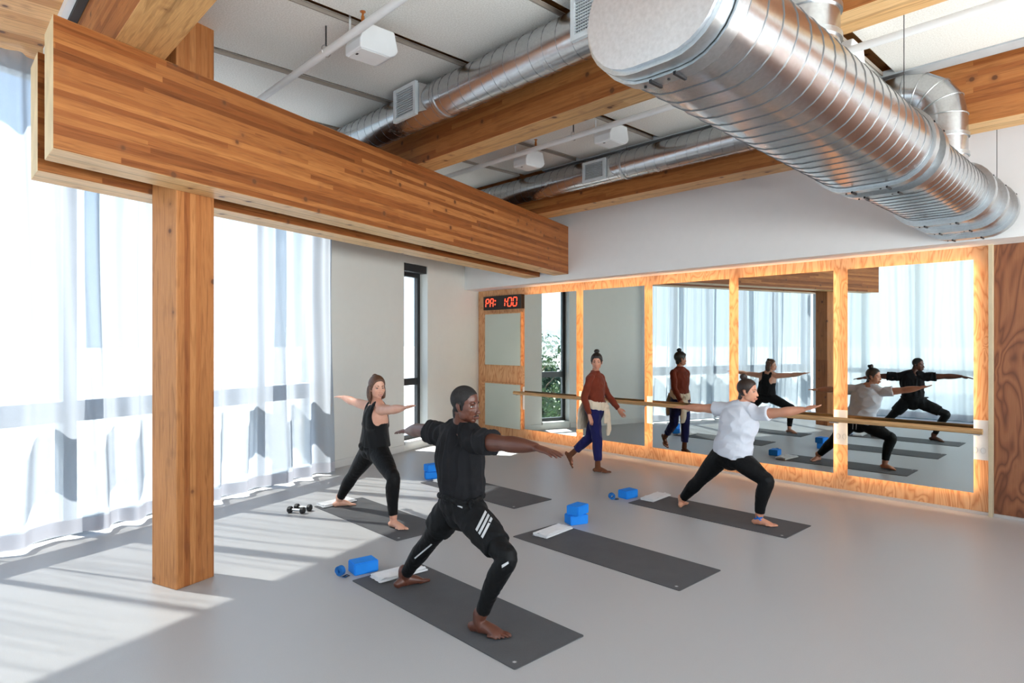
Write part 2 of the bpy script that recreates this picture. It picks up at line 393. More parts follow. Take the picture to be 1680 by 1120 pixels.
# window wall on the left: painted part with one narrow window
bm = bmesh.new()
for d0, d1, z0, z1 in ((6.5, 8.48, 0, Z_DECK), (9.15, 10.98, 0, Z_DECK), (8.48, 9.15, 0, .14), (8.48, 9.15, 3.17, Z_DECK)):
    prism(bm, polyB(W_FACE-.28, W_FACE, d0, d1), z0, z1)
struct('wall_left', bm, M['grey_wall'])
bm = bmesh.new(); prism(bm, polyB(W_FACE, W_FACE+.015, 6.5, 8.46), 0.0, .11); prism(bm, polyB(W_FACE, W_FACE+.015, 9.17, bd_at(W_FACE+.0, 8.2)), 0, .11)
struct('baseboard_left', bm, M['base'])
def win_frame(name, d0, d1, z0, z1, bn, bars_v, bars_h, t, dep, mat):
    bm = bmesh.new()
    def bar(a0, a1, c0, c1): prism(bm, polyB(bn-dep/2, bn+dep/2, a0, a1), c0, c1)
    bar(d0, d0+t, z0, z1); bar(d1-t, d1, z0, z1); bar(d0+t, d1-t, z0, z0+t); bar(d0+t, d1-t, z1-t, z1)
    for v, tv in bars_v: bar(v-tv/2, v+tv/2, z0+t, z1-t)
    for h, th in bars_h: prism(bm, polyB(bn-dep/2+.004-(.12 if dep > .1 else 0), bn+dep/2-.004, d0+t, d1-t), h-th/2, h+th/2)
    fr = struct(name, bm, mat)
    g = bmesh.new(); prism(g, polyB(bn-.006, bn+.006, d0+t*.5, d1-t*.5), z0+t*.5, z1-t*.5)
    link_bm('glass_pane', g, M['glass'], parent=fr)
    return fr
win_frame('window_1', 8.48, 9.15, .14, 3.04, W_FACE-.2, [], [(1.14, .12)], .075, .07, M['frame'])
bm = bmesh.new(); prism(bm, polyB(W_FACE-.19, W_FACE-.02, 8.485, 9.145), 3.035, 3.165); struct('trim_1', bm, M['frame'])
bm = bmesh.new(); prism(bm, polyB(W_FACE-.16, W_FACE+.02, 8.485, 9.145), .10, .145); struct('trim_2', bm, M['base'])
vb = [(5.57-1.115*k, .12 if k % 2 == 0 else .055) for k in range(5)]
win_frame('window_2', .98, 6.5, .05, 4.33, W_FACE-.08, vb, [(1.16, .20)], .07, .15, M['mull'])
bm = bmesh.new(); prism(bm, polyB(W_FACE-.16, W_FACE+.02, .98, 6.5), 0.0, .05); struct('trim_3', bm, M['mull'])
# rear window wall (behind the camera, seen in the mirrors)
bm = bmesh.new()
for k in range(9):
    x = -6.45+k*1.17; box(bm, (x-.05, -1.33, .06), (x+.05, -1.2, 4.3))
box(bm, (-6.45, -1.33, 0), (3.0, -1.2, .06)); box(bm, (-6.45, -1.33, 4.3), (3.0, -1.2, Z_DECK)); box(bm, (-6.45, -1.32, 1.06), (3.0, -1.21, 1.18))
fr = struct('window_3', bm, M['mull']); link_bm('glass_pane', BOX((-6.4, -1.27, .05), (2.95, -1.26, 4.31)), M['glass'], parent=fr)
bm = bmesh.new(); prism(bm, [(-7.6, -1.36), (3.2, -1.36), (3.2, -3.2), (-7.6, -3.2)], 4.42, 4.6); struct('added_canopy', bm, M['white_wall'])  # unseen canopy added to keep the sun off the rear curtains
bm = bmesh.new()
for k in range(9): box(bm, (3.0, -1.4+k*1.2, 0), (3.12, -1.3+k*1.2, Z_DECK))
box(bm, (3.0, -1.4, 0), (3.12, 8.4, 1.3)); box(bm, (3.0, -1.4, 4.25), (3.12, 8.4, Z_DECK))
fr = struct('added_glazing', bm, M['mull']); link_bm('glass_pane', BOX((3.05, -1.35, .05), (3.06, 8.35, 4.3)), M['glass'], parent=fr)  # unseen right side, glazed to let extra light in
# mirror wall: upper drywall stands proud of the plywood panelling, its underside shows as a narrow soffit
bm = bmesh.new(); prism(bm, clipB(rect(-10.6, Y_UP, 3.0, 8.3), W_FACE), 2.845, Z_DECK); struct('wall_back', bm, M['white_wall'])
struct('wall_back_lower', BOX((-9.75, 8.25, 0), (3.0, 8.4, 2.85)), M['grey_wall'])
bm = bmesh.new(); prism(bm, clipB(rect(-10.5, Y_PLY, -1.385, 8.25), W_FACE+.005), .03, 2.845); struct('trim_5', bm, M['ply'])
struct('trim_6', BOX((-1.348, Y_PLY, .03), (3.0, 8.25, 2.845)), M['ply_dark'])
bm = bmesh.new(); box(bm, (-1.385, 8.15, 0), (-1.35, 8.25, 2.845)); struct('trim_7', bm, M['ply_edge'])
bm = bmesh.new(); box(bm, (-9.66, 8.2, 0), (-1.387, 8.25, .03)); box(bm, (-1.348, 8.2, 0), (3.0, 8.25, .03)); struct('baseboard_back', bm, M['metal_base'])

# ------------------------------------------------------------------ timber
def face_slots(bm, end=False):
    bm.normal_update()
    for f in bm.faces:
        if f.normal.z < -.9: f.material_index = 1  # undersides take the tone with bounced light painted in
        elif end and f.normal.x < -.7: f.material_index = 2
def timber_B(name, b0, b1, d0, z0, z1, mat, label, ycut=None, d1=None):
    rz = math.atan2(BD.y, BD.x); cx = (b0+b1)/2
    org = Bp(cx, d0, (z0+z1)/2)
    def loc(b, d): return (d-d0, -(b-cx))
    e0 = bd_at(b0, ycut); e1 = bd_at(b1, ycut); s0 = bd_at(b0, .567); s1 = bd_at(b1, .567)
    bm = bmesh.new(); prism(bm, [loc(b0, s0), loc(b0, e0), loc(b1, e1), loc(b1, s1)], -(z1-z0)/2, (z1-z0)/2)
    face_slots(bm, end=True)
    o = link_bm(name, bm, [mat, M['bounce_lit_face'], M['end_grain']], loc=org, rz=rz, bevel=.006)
    return tag(o, label, 'beam')
timber_B('timber_beam', -4.355, -4.04, 1.955, Z_BB, Z_BT, M['beam'], 'large front glulam beam with a pale squared end, nearer of the pair clasping the post', ycut=Y_UP-.004)
timber_B('timber_beam', -4.97, -4.655, 2.18, Z_BB, Z_BT, M['beam'], 'large glulam beam behind its twin, on the curtain side of the post', ycut=Y_UP-.004)
M['post'] = glulam('glulam_post', (134, 76, 36), (162, 98, 50), (190, 130, 78), lam_axis='X', len_axis='Z', lam=.047, seglen=7)
bm = bmesh.new(); hx, hy = .157, .146; prism(bm, [(-hx, -hy), (hx, -hy), (hx, hy), (-hx, hy)], 0, Z_DECK-.001)
tag(link_bm('timber_column', bm, M['post'], loc=Bp(-4.507, 3.085, 0), rz=math.atan2(BD.y, BD.x), bevel=.006), 'square glulam timber post standing on the grey floor between the paired beams', 'column')
for (y0, y1, lab) in ((.897, 1.21, 'timber joist over the near end of the big beams, top left by the plank ceiling'),
                      (3.87, 4.16, 'timber joist crossing above the middle of the big beams, beside the long upper duct'),
                      (6.66, 7.0, 'timber joist nearest the upper white wall, beside the far duct')):
    bm = bmesh.new(); cxy = -2.0; ym = (y0+y1)/2
    P = clipB(rect(-9.6, y0, 3.0, y1), W_FACE+.40)
    prism(bm, [(x-cxy, y-ym) for x, y in P], 0, Z_DECK-Z_BT-.022)
    face_slots(bm)
    tag(link_bm('timber_joist', bm, [M['beam_light'], M['bounce_lit_face']], loc=(cxy, ym, Z_BT+.001), bevel=.006), lab, 'beam', 'timber joists under the ceiling')

# ------------------------------------------------------------------ ceiling panels
XS = [-8.9, -7.68, -6.58, -5.5, -4.29, -3.12, -1.82, -.62, .58, 1.78, 2.98]
PL = {}
for bay, (y0, y1) in enumerate(((1.23, 3.85), (4.18, 6.40), (-1.18, .62))):
    for i in range(len(XS)-1):
        x0, x1 = XS[i]+.055, XS[i+1]-.055
        P = clipB(rect(x0, y0, x1, y1), W_FACE+.12)
        if len(P) < 3: continue
        xs = [p[0] for p in P]
        if max(xs)-min(xs) < .2: continue
        cx, cyy = (x0+x1)/2, (y0+y1)/2
        bm = bmesh.new(); prism(bm, [(x-cx, y-cyy) for x, y in P], 0, .045)
        if bay == 2 and x0 < -3.3: continue  # unseen third row, added for the duct cap's reflection and bounce light
        side = ['first row, over the near bay', 'second row, over the far bay', 'unseen row added behind the camera'][bay]
        where = ['leftmost sliver by the curtain', 'just left above the post', 'beyond the post above the big beams', 'above the hanging white unit on its right', 'left of the oval duct cap',
                 'above the oval duct', 'right of the oval duct', 'above the right end of the white pipe', 'near the right wall', 'against the right wall'][i]
        o = link_bm('ceiling_panel', bm, M['panel'], loc=(cx, cyy, Z_PAN))
        tag(o, 'white acoustic ceiling panel, %s, %s' % (side, where), 'ceiling panel', 'white acoustic panels below the plank ceiling')
        e = bmesh.new(); yy = [p[1] for p in P if p[0] > x1-.01]
        box(e, (x1-cx, min(yy)-cyy, -.002), (x1-cx+.012, max(yy)-cyy, .03)); link_bm('edge_trim', e, M['grey_trim'], parent=o)
bm = bmesh.new(); box(bm, (-6.75, .79, 4.29), (3, .835, 4.359)); tag(link_bm('ceiling_rail', bm, M['white_paint']), 'white rail along the plank ceiling at the top left corner', 'rail')
bm = bmesh.new(); box(bm, (-6.75, .838, 4.27), (3, .892, 4.359)); tag(link_bm('gap_strip', bm, M['black']), 'black channel between the white rail and the first joist', 'gap')  # black strip stands in for the dark gap beside the joist
bm = bmesh.new(); box(bm, (-6.2, 6.425, 4.245), (3, 6.60, 4.30)); tag(link_bm('cable_tray', bm, M['pale_trim']), 'pale tray running above the joist by the white wall', 'tray')

# ------------------------------------------------------------------ ducts
def helix(bm, p0, p1, r, pitch, rr=.0032, seg=20, prof=None):
    p0 = Vector(p0); d = Vector(p1)-p0; L = d.length; d.normalize()
    a = Vector((0, 0, 1)); b = d.cross(a)
    n = int(L/pitch*seg); pts = []
    for i in range(n+1):
        t = i/seg*2*PI; s = L*i/n
        if prof: q = prof(t)
        else: q = b*math.cos(t)*r+a*math.sin(t)*r
        pts.append((p0+d*s+q, (q.normalized(), d)))
    R = [[tuple(p+nn*rr), tuple(p+dd*rr*.8), tuple(p-nn*rr), tuple(p-dd*rr*.8)] for p, (nn, dd) in pts]
    rings(bm, R)
def round_duct(Y, z, r, x0, x1, grilles, lab, dropz):
    t = empty('air_duct', (x0, Y, z)); tag(t, lab, 'duct')
    P = lambda x: (x-x0, 0, 0)
    bm = bmesh.new(); cyl(bm, P(x0), P(x1-.28), r, 40); link_bm('duct_pipe', bm, M['galv'], parent=t, autos=40)
    bm = bmesh.new(); helix(bm, P(x0), P(x1-.28), r, .14); link_bm('spiral_seam', bm, M['galv_seam'], parent=t, smooth=True)
    # lobster-back elbow and drop
    cx, R0 = x1-.28, .28; pts = [(cx-x0, 0, 0)]; 
    for k in range(1, 5):
        a = PI/2*k/4; pts.append((cx-x0+R0*math.sin(a), 0, -R0*(1-math.cos(a))))
    bm = bmesh.new()
    V = []
    for k, p in enumerate(pts):
        a = PI/2*k/4; n_ = Vector((-math.sin(a), 0, -math.cos(a))); # radial direction in the bend plane
        u = Vector((math.sin(a), 0, math.cos(a)))
        V.append([tuple(Vector(p)+u*r*math.cos(th)+Vector((0, 1, 0))*r*math.sin(th)) for th in (2*PI*j/32 for j in range(32))])
    rings(bm, V); link_bm('elbow', bm, M['galv'], parent=t, autos=22)
    bm = bmesh.new()
    for k, ring in enumerate(V):
        rr = .006; Rg = []
        c = Vector(pts[k])
        for j in range(32):
            q = Vector(ring[j]); nn = (q-c).normalized(); dd = nn.cross((Vector(ring[(j+1) % 32])-q).normalized())
            Rg.append([bm.verts.new(tuple(q+nn*rr)), bm.verts.new(tuple(q+dd*rr)), bm.verts.new(tuple(q-nn*rr)), bm.verts.new(tuple(q-dd*rr))])
        for j in range(32):
            for i in range(4): bm.faces.new((Rg[j][i], Rg[j][(i+1) % 4], Rg[(j+1) % 32][(i+1) % 4], Rg[(j+1) % 32][i]))
    link_bm('elbow_seam', bm, M['galv_d'], parent=t, smooth=True)
    e = pts[-1]; bm = bmesh.new(); cyl(bm, e, (e[0], 0, dropz-z), r, 40); link_bm('drop_pipe', bm, M['galv'], parent=t, autos=40)
    bm = bmesh.new(); cyl(bm, (e[0], 0, e[2]-.16), (e[0], 0, e[2]-.19), r+.012, 40); cyl(bm, (e[0], 0, dropz-z+.10), (e[0], 0, dropz-z+.07), r+.012, 40); link_bm('drop_band', bm, M['galv_d'], parent=t, autos=40)
    for gx, gw, gz0, gz1 in grilles:
        gy = -r-.03
        bm = bmesh.new(); 
        a = [(gx-.02-x0, gy+.02, gz0-z+.02), (gx+gw+.02-x0, gy+.02, gz0-z+.02), (gx+gw+.02-x0, gy+.02, gz1-z-.02), (gx-.02-x0, gy+.02, gz1-z-.02)]
        b = [(gx-.06-x0, -r*.5, gz0-z+.05), (gx+gw+.1-x0, -r*.5, gz0-z+.05), (gx+gw+.1-x0, -r*.5, gz1-z-.05), (gx-.06-x0, -r*.5, gz1-z-.05)]
        rings(bm, [a, b]); bmesh.ops.recalc_face_normals(bm, faces=bm.faces); link_bm('grille_box', bm, M['galv'], parent=t)
        f = bmesh.new(); w_ = .035
        X0, X1, Z0, Z1 = gx-x0, gx+gw-x0, gz0-z, gz1-z
        box(f, (X0, gy-.012, Z0), (X0+w_, gy+.02, Z1)); box(f, (X1-w_, gy-.012, Z0), (X1, gy+.02, Z1)); box(f, (X0+w_, gy-.012, Z0), (X1-w_, gy+.02, Z0+w_)); box(f, (X0+w_, gy-.012, Z1-w_), (X1-w_, gy+.02, Z1))
        g = link_bm('grille_frame', f, M['pale_trim'], parent=t)
        f = bmesh.new(); box(f, (X0+w_, gy+.012, Z0+w_), (X1-w_, gy+.018, Z1-w_)); link_bm('grille_opening', f, M['black'], parent=g)
        f = bmesh.new(); nl = 11
        for k in range(nl):
            zz = Z0+w_+(Z1-Z0-2*w_)*(k+.5)/nl; box(f, (X0+w_, gy-.006, zz-.004), (X1-w_, gy+.01, zz+.001))
        for k in range(1, 14):
            xx = X0+w_+(X1-X0-2*w_)*k/14; box(f, (xx-.0015, gy+.006, Z0+w_), (xx+.0015, gy+.011, Z1-w_))
        link_bm('louvre', f, M['pale_trim'], parent=g)
        f = bmesh.new(); cyl(f, (X1+.17, 0, 0), (X1+.20, 0, 0), r+.008, 40); link_bm('hanger_band', f, M['galv_d'], parent=t, autos=40)
        f = bmesh.new(); cyl(f, (X1+.19, -.02, r), (X1+.19, -.02, Z_DECK-z), .0025, 6); link_bm('hanger_wire', f, M['dark_metal'], parent=t)
    return t
round_duct(3.5, 4.05, .172, -7.0, -1.40, [(-5.13, .36, 3.90, 4.205), (-2.9, .36, 3.90, 4.205)], 'round spiral steel duct with louvred grilles, beside the middle joist', 3.355)
round_duct(6.42, 4.03, .172, -8.0, -1.40, [(-5.27, .36, 3.86, 4.12)], 'round spiral steel duct with small grille by the joist nearest the white wall', 3.33)

def oval(xl, xr, r, zc, n=14):
    pts = []
    for k in range(n+1): a = -PI/2+PI*k/n; pts.append((xr+r*math.cos(a), zc+r*math.sin(a)))
    for k in range(n+1): a = PI/2+PI*k/n; pts.append((xl+r*math.cos(a), zc+r*math.sin(a)))
    return pts
XL, XR, ZC = -1.545, -1.32, 3.12
t = empty('oval_duct', (XR, 2.0, ZC)); tag(t, 'large flat-oval spiral steel duct with a smooth end cap, running toward the white wall', 'duct')
OX, OY, OZ = XR, 2.0, ZC
def ovseg(name, segs, mat, par=t, autos=30):
    bm = bmesh.new(); rings(bm, [[(x-OX, y-OY, z-OZ) for x, z in oval(XL-dx, XR+dx*0, r, ZC)] for y, r, dx in segs]); return link_bm(name, bm, mat, parent=par, autos=autos)
ovseg('duct_shell', [(2.2, .24, -.075), (4.75, .24, .03)], M['galv'])
ovseg('duct_shell', [(4.75, .215, .03), (6.62, .215, .05)], M['galv'])
ovseg('duct_shell', [(6.62, .222, .05), (7.15, .222, .05)], M['galv'])
ovseg('duct_shell', [(7.15, .23, .05), (Y_UP-.002, .23, .05)], M['galv'])
M['cap'] = galv('cap_sheet', .42, (216, 218, 222)); ovseg('end_cap', [(2.03, .225, -.075), (2.2, .225, -.075)], M['cap'])  # cap tint paler, painting in the floor and wall it reflects
for i, (y0, y1, r, dx) in enumerate([(2.05, 2.12, .243, -.075), (2.125, 2.2, .256, -.075), (4.68, 4.76, .262, .03), (4.93, 5.02, .258, .03), (6.55, 6.64, .258, .05), (7.06, 7.15, .262, .05), (7.55, 7.66, .268, .05)]):
    f = ovseg('flange', [(y0, r-.012, dx), (y0, r, dx), (y1, r, dx), (y1, r-.012, dx)], M['galv_d'])
    if i: # bolted clips where the straight bottom meets the round sides
        for x in (XL-dx+.02, XR-.02):
            b = bmesh.new(); box(b, (x-.006-OX, y0-.003-OY, -r-.010), (x+.006-OX, y1+.003-OY, -r+.003)); link_bm('clip', b, M['dark_metal'], parent=f)
            b = bmesh.new(); cyl(b, (x-.05-OX, (y0+y1)/2-OY, -r-.005), (x-.05-OX, (y0+y1)/2-OY, -r+.002), .006, 8); link_bm('bolt', b, M['dark_metal'], parent=f)
        for a in (25, 155):
            ar = math.radians(a); cxx = XR if a < 90 else XL-dx
            b = bmesh.new(); cyl(b, (cxx+(r-.002)*math.cos(ar)-OX, (y0+y1)/2-OY, (r-.002)*math.sin(ar)), (cxx+(r+.006)*math.cos(ar)-OX, (y0+y1)/2-OY, (r+.006)*math.sin(ar)), .007, 8); link_bm('bolt', b, M['dark_metal'], parent=f)
def oval_helix(y0, y1, r, dxa, dxb, pitch):
    bm = bmesh.new(); n = len(oval(XL, XR, r, ZC)); turns = (y1-y0)/pitch; tot = int(turns*n); R = []
    for i in range(tot+1):
        dx = dxa+(dxb-dxa)*i/tot; prof = oval(XL-dx, XR, r, ZC); x, z = prof[i % n]; y = y0+(y1-y0)*i/tot; cx = min(max(x, XL-dx), XR); nn = Vector((x-cx, 0, z-ZC)).normalized(); p = Vector((x-OX, y-OY, z-OZ)); dd = Vector((0, 1, 0)); rr = .0038
        R.append([tuple(p+nn*rr), tuple(p+dd*rr*.7), tuple(p-nn*rr), tuple(p-dd*rr*.7)])
    rings(bm, R); link_bm('spiral_seam', bm, M['galv_seam'], parent=t, smooth=True)
oval_helix(2.2, 4.68, .24, -.075, .03, .135); oval_helix(5.02, 6.55, .215, .03, .05, .12)
for (x, y) in ((XR+.18, 4.3), (XR+.16, 7.2), (XL-.2, 4.3)):
    bm = bmesh.new(); cyl(bm, (x-OX, y-OY, .1), (x-OX, y-OY, Z_DECK-OZ), .0025, 6); link_bm('hanger_wire', bm, M['dark_metal'], parent=t)

# ------------------------------------------------------------------ sprinkler pipes
def pipe(Y, z, x0, x1, rods, heads, lab):
    t = empty('sprinkler_pipe', (x0, Y, z)); tag(t, lab, 'pipe', 'white sprinkler pipes')
    bm = bmesh.new(); cyl(bm, (0, 0, 0), (x1-x0, 0, 0), .029, 20); link_bm('pipe_run', bm, M['white_paint'], parent=t, autos=40)
    for x in rods:
        bm = bmesh.new(); cyl(bm, (x-x0, 0, .05), (x-x0, 0, Z_DECK-z), .006, 8); r = link_bm('hanger_rod', bm, M['dark_metal'], parent=t)
        bm = bmesh.new(); pts = [(x-x0, .036*math.sin(a), .036*-math.cos(a)+(.02 if abs(a) > 2.6 else 0)) for a in (2*PI*k/16 for k in range(17))]; tube(bm, pts, .004, 6, ref=(1, 0, 0)); link_bm('hanger_ring', bm, M['steel'], parent=r)
    for x in heads:
        bm = bmesh.new(); cyl(bm, (x-x0, 0, .02), (x-x0, 0, .07), .012, 10); cyl(bm, (x-x0, 0, .07), (x-x0, 0, .10), .007, 8); cyl(bm, (x-x0, 0, .10), (x-x0, 0, .104), .02, 12)
        for s in (-1, 1): tube(bm, [(x-x0+s*.004, 0, .07), (x-x0+s*.014, 0, .083), (x-x0+s*.003, 0, .10)], .002, 6, ref=(0, 1, 0))
        link_bm('sprinkler_head', bm, M['brass'], parent=t, autos=40)
pipe(2.28, 4.045, -6.6, 3.0, [-4.5, -2.0, .5], [-3.95, -1.0], 'white sprinkler pipe crossing the ceiling panels on the near side')
pipe(5.06, 4.0, -7.6, 3.0, [-4.42, -1.9, .6], [-4.98, -2.4], 'white sprinkler pipe between the middle joist and the far duct')

# ------------------------------------------------------------------ hanging white units
def unit(x, y, z, lab):
    t = empty('ceiling_speaker', (x, y, z)); tag(t, lab, 'speaker', 'white ceiling units')
    prof = [(0, 0), (.255, 0), (.30, .025), (.325, .06), (.29, .20), (.05, .20), (0, .075)]
    bm = bmesh.new(); R = [[(sx, py, pz) for py, pz in prof] for sx in (-.115, .115)]
    rings(bm, R); bmesh.ops.recalc_face_normals(bm, faces=bm.faces); link_bm('housing', bm, M['plastic'], parent=t, bevel=.012)
    bm = bmesh.new(); box(bm, (-.10, .015, -.004), (.10, .24, .001)); link_bm('front_cover', bm, M['white_paint'], parent=t, bevel=.003)
    bm = bmesh.new(); box(bm, (-.015, .03, -.0065), (.01, .045, -.0035)); link_bm('badge', bm, M['dark_metal'], parent=t)
    bm = bmesh.new(); tube(bm, [(-.12, .05, .05), (-.13, .05, .12), (-.13, .05, Z_DECK-z-.01)], .009, 8, ref=(0, 1, 0)); box(bm, (-.15, .03, Z_DECK-z-.02), (-.11, .07, Z_DECK-z-.001)); box(bm, (-.13, .035, .03), (-.105, .065, .08)); link_bm('bracket', bm, M['white_paint'], parent=t)
unit(-4.2, 2.34, 3.97, 'white boxy ceiling unit hanging under the first panel row beyond the post')
unit(-4.25, 5.33, 3.97, 'white boxy ceiling unit right of the middle joist, nearer the oval duct')
unit(-5.52, 5.33, 3.97, 'white boxy ceiling unit furthest left below the second sprinkler pipe')
unit(-1.85, 5.2, 3.97, 'white boxy ceiling unit half hidden behind the oval duct')

# ------------------------------------------------------------------ mirrors with backlight
TILT = math.radians(.7)
def Ym(x): return 8.14+(x+1.5)*math.tan(TILT)
names = ['leftmost wall mirror, beside the framed boards and clock', 'second wall mirror from the left, behind the walking person', 'middle wall mirror, reflecting the curtains and the walking person',
         'fourth wall mirror from the left, behind the person in the white tee', 'rightmost wall mirror, beside the dark plywood']
for (x0, x1), nm in zip(((-8.376, -7.122), (-6.959, -5.726), (-5.569, -4.319), (-4.176, -2.946), (-2.778, -1.526)), names):
    sc = Ym((x0+x1)/2)/8.22
    a, b = x0*sc, x1*sc; z0 = H+(.214-H)*sc; z1 = H+(2.709-H)*sc; cx = (a+b)/2; hw = (b-a)/2
    t = empty('wall_mirror', (cx, Ym(cx), z0), TILT); tag(t, 'large backlit %s' % nm, 'mirror', 'row of backlit wall mirrors')
    link_bm('mirror_glass', BOX((-hw, 0, 0), (hw, .006, z1-z0)), M['mirror'], parent=t)
    link_bm('backing_board', BOX((-hw+.05, .0065, .05), (hw-.05, .02, z1-z0-.05)), M['white_paint'], parent=t)
    hh = z1-z0; q = .028
    for k, (lo, hi) in enumerate((((-hw+q, .021, q), (-hw+q+.01, .034, hh-q)), ((hw-q-.01, .021, q), (hw-q, .034, hh-q)), ((-hw+q+.01, .021, q), (hw-q-.01, .034, q+.01)), ((-hw+q+.01, .021, hh-q-.01), (hw-q-.01, .034, hh-q)))):
        link_bm('light_strip', BOX(lo, hi), M['led'], parent=t)
    for sx in (-hw*.6, hw*.6): link_bm('standoff', BOX((sx-.02, .0205, .3), (sx+.02, Y_PLY-Ym(cx)-.012-abs(math.tan(TILT)*hw), hh-.3)), M['dark_metal'], parent=t)

# ------------------------------------------------------------------ barre
by, bz = 7.955, .905
t = empty('ballet_barre', (-8.39, by, bz)); tag(t, 'long round wooden ballet barre mounted in front of the mirrors', 'barre')
bm = bmesh.new(); cyl(bm, (0, 0, 0), (6.99, .0, 0), .030, 24); link_bm('rail', bm, M['barre'], parent=t, autos=40)
for k, x in enumerate((-8.36, -6.94, -5.57, -4.19, -2.84, -1.47)):
    px = x+8.39; yp = Y_PLY-by
    wd = .17 if k else .08
    pl = link_bm('wall_plate', BOX((px-wd/2, yp-.035, .58-bz), (px+wd/2, yp-.001, 1.0-bz)), M['plastic'], parent=t, bevel=.004)
    bm = bmesh.new()
    for s in (-.035, .035) if k else ():
        pts = [(px+s+.022*math.cos(a), yp-.0365, .68-bz+.03*math.sin(a)) for a in (2*PI*j/16 for j in range(17))]; tube(bm, pts, .0018, 5, ref=(0, 1, 0))
    if k: link_bm('socket_ring', bm, M['steel'], parent=pl)
    else: bm.free()
    bm = bmesh.new(); box(bm, (px-.02, .0, -.042), (px+.02, yp-.035, -.033)); box(bm, (px-.05, -.02, -.042), (px+.05, .02, -.028)); link_bm('bracket', bm, M['steel'], parent=t, bevel=.002)

# ------------------------------------------------------------------ clock and boards
t = empty('wall_clock', (-9.45, 8.13, 2.46)); tag(t, 'black digital clock with red digits on the plywood above the pale boards', 'clock')
link_bm('case', BOX((0, 0, 0), (1.07, .088, .262)), M['frame'], parent=t, bevel=.004)
bm = bmesh.new()
def seg(bm, x, z, w_, h_, which, th=.015, sl=.1):
    zm = z+h_/2
    S_ = {'a': ((x, z+h_), (x+w_, z+h_)), 'b': ((x+w_, z+h_), (x+w_, zm)), 'c': ((x+w_, zm), (x+w_, z)), 'd': ((x, z), (x+w_, z)), 'e': ((x, z), (x, zm)), 'f': ((x, zm), (x, z+h_)), 'g': ((x, zm), (x+w_, zm))}
    for c in which:
        (ax, az), (bx, bz_) = S_[c]; d = Vector((bx-ax, bz_-az)); L = d.length; d.normalize(); nn = Vector((-d.y, d.x))
        g = .008; A = Vector((ax, az))+d*g; B = Vector((bx, bz_))-d*g
        P = [A, A+d*th/2+nn*th/2, B-d*th/2+nn*th/2, B, B-d*th/2-nn*th/2, A+d*th/2-nn*th/2]
        P = [(p.x+(p.y-z)*sl, p.y) for p in P]
        u = [bm.verts.new((p[0], -.004, p[1])) for p in P]; v = [bm.verts.new((p[0], -.0005, p[1])) for p in P]
        bm.faces.new(u); bm.faces.new(list(reversed(v)))
        for i in range(6): bm.faces.new((u[i], v[i], v[(i+1) % 6], u[(i+1) % 6]))
seg(bm, .07, .05, .085, .16, 'abefg'); seg(bm, .20, .05, .085, .16, 'abcefg'); seg(bm, .62, .05, .0, .16, 'bc')
seg(bm, .70, .05, .10, .16, 'abcdef'); seg(bm, .845, .05, .10, .16, 'abcdef')
for x, z in ((.335, .09), (.342, .16), (.665, .13)): box(bm, (x, -.004, z), (x+.022, -.0005, z+.022))
bmesh.ops.recalc_face_normals(bm, faces=bm.faces); link_bm('digits', bm, M['red_led'], parent=t)
def board_mat():
    m = N('pale_glass_board'); m.base(m.ramp(m.noise(m.coord(), 1.5, 1), [(.3, lin((188, 200, 192))), (.7, lin((194, 205, 198)))])); m.rough(.12); return m.m
M['board'] = board_mat()
for z0, z1, lab in ((1.39, 2.375, 'pale glass board on the plywood directly under the red clock'), (.2, 1.03, 'lower pale glass board near the floor, behind the left end of the barre')):
    t = empty('glass_board', (-9.45, 8.17, z0)); tag(t, lab, 'board', 'pale glass boards')
    link_bm('board_panel', BOX((0, 0, 0), (1.0, .015, z1-z0)), M['board'], parent=t, bevel=.003)
    link_bm('board_batten', BOX((-.01, .0, z1-z0+.002), (1.02, .05, z1-z0+.022)), M['ply'], parent=t)
    link_bm('board_batten', BOX((1.003, .0, 0), (1.03, .05, z1-z0)), M['ply'], parent=t)

# ------------------------------------------------------------------ curtains
def curtain(name, u0, u1, P, nrm, top, bot, label, seed, amp=.072, group='sheer white curtains', dev=1.0, cm='curtain'):
    """P(u) -> XY point, nrm = XY direction to the room"""
    rnd = random.Random(seed); n = int((u1-u0)/.014); rows = 26
    ph = []; u = u0; 
    def depth(u, v):
        # v 0 top .. 1 bottom
        k = u*1.0
        wob = .10*noise.noise(Vector((u*.8, v*1.3, seed)))+.05*v*noise.noise(Vector((u*2.2, v*.7, seed+3)))
        a = (u+wob)*2*PI/.46
        big = math.sin(a+1.2*math.sin(a*.37+seed))
        fine = math.sin((u+wob*1.5)*2*PI/.155+2*noise.noise(Vector((u*3, 0, seed+9))))
        e = .55+.45*v
        return amp*big*e*(1+.5*noise.noise(Vector((u*1.1, v*.5, seed+5))))+.013*fine*(1.15-.35*v)+.03*v*noise.noise(Vector((u*4, v*2.5, seed+7)))
    def build(nm, v0, v1, rws, off, mat, par=None):
        bm = bmesh.new(); G = []
        for j in range(rws+1):
            v = v0+(v1-v0)*j/rws; row = []
            for i in range(n+1):
                u = u0+(u1-u0)*i/n; d = depth(u, v)*dev+off; p = P(u)
                z = top+(bot-top)*v
                if v > .985: z += .012*noise.noise(Vector((u*5, 0, seed)))
                row.append(bm.verts.new((p[0]+nrm[0]*d, p[1]+nrm[1]*d, z)))
            G.append(row)
        for j in range(rws):
            for i in range(n): bm.faces.new((G[j][i], G[j+1][i], G[j+1][i+1], G[j][i+1]))
        return link_bm(nm, bm, mat, parent=par, smooth=True)
    c = build(name, 0, 1, rows, 0, M[cm]); tag(c, label, 'curtain', group)
    h = build('hem_band', .968, .998, 2, .0035, M['hem'], c)
    return c
PB = lambda u: Bp(-6.36, u).xy
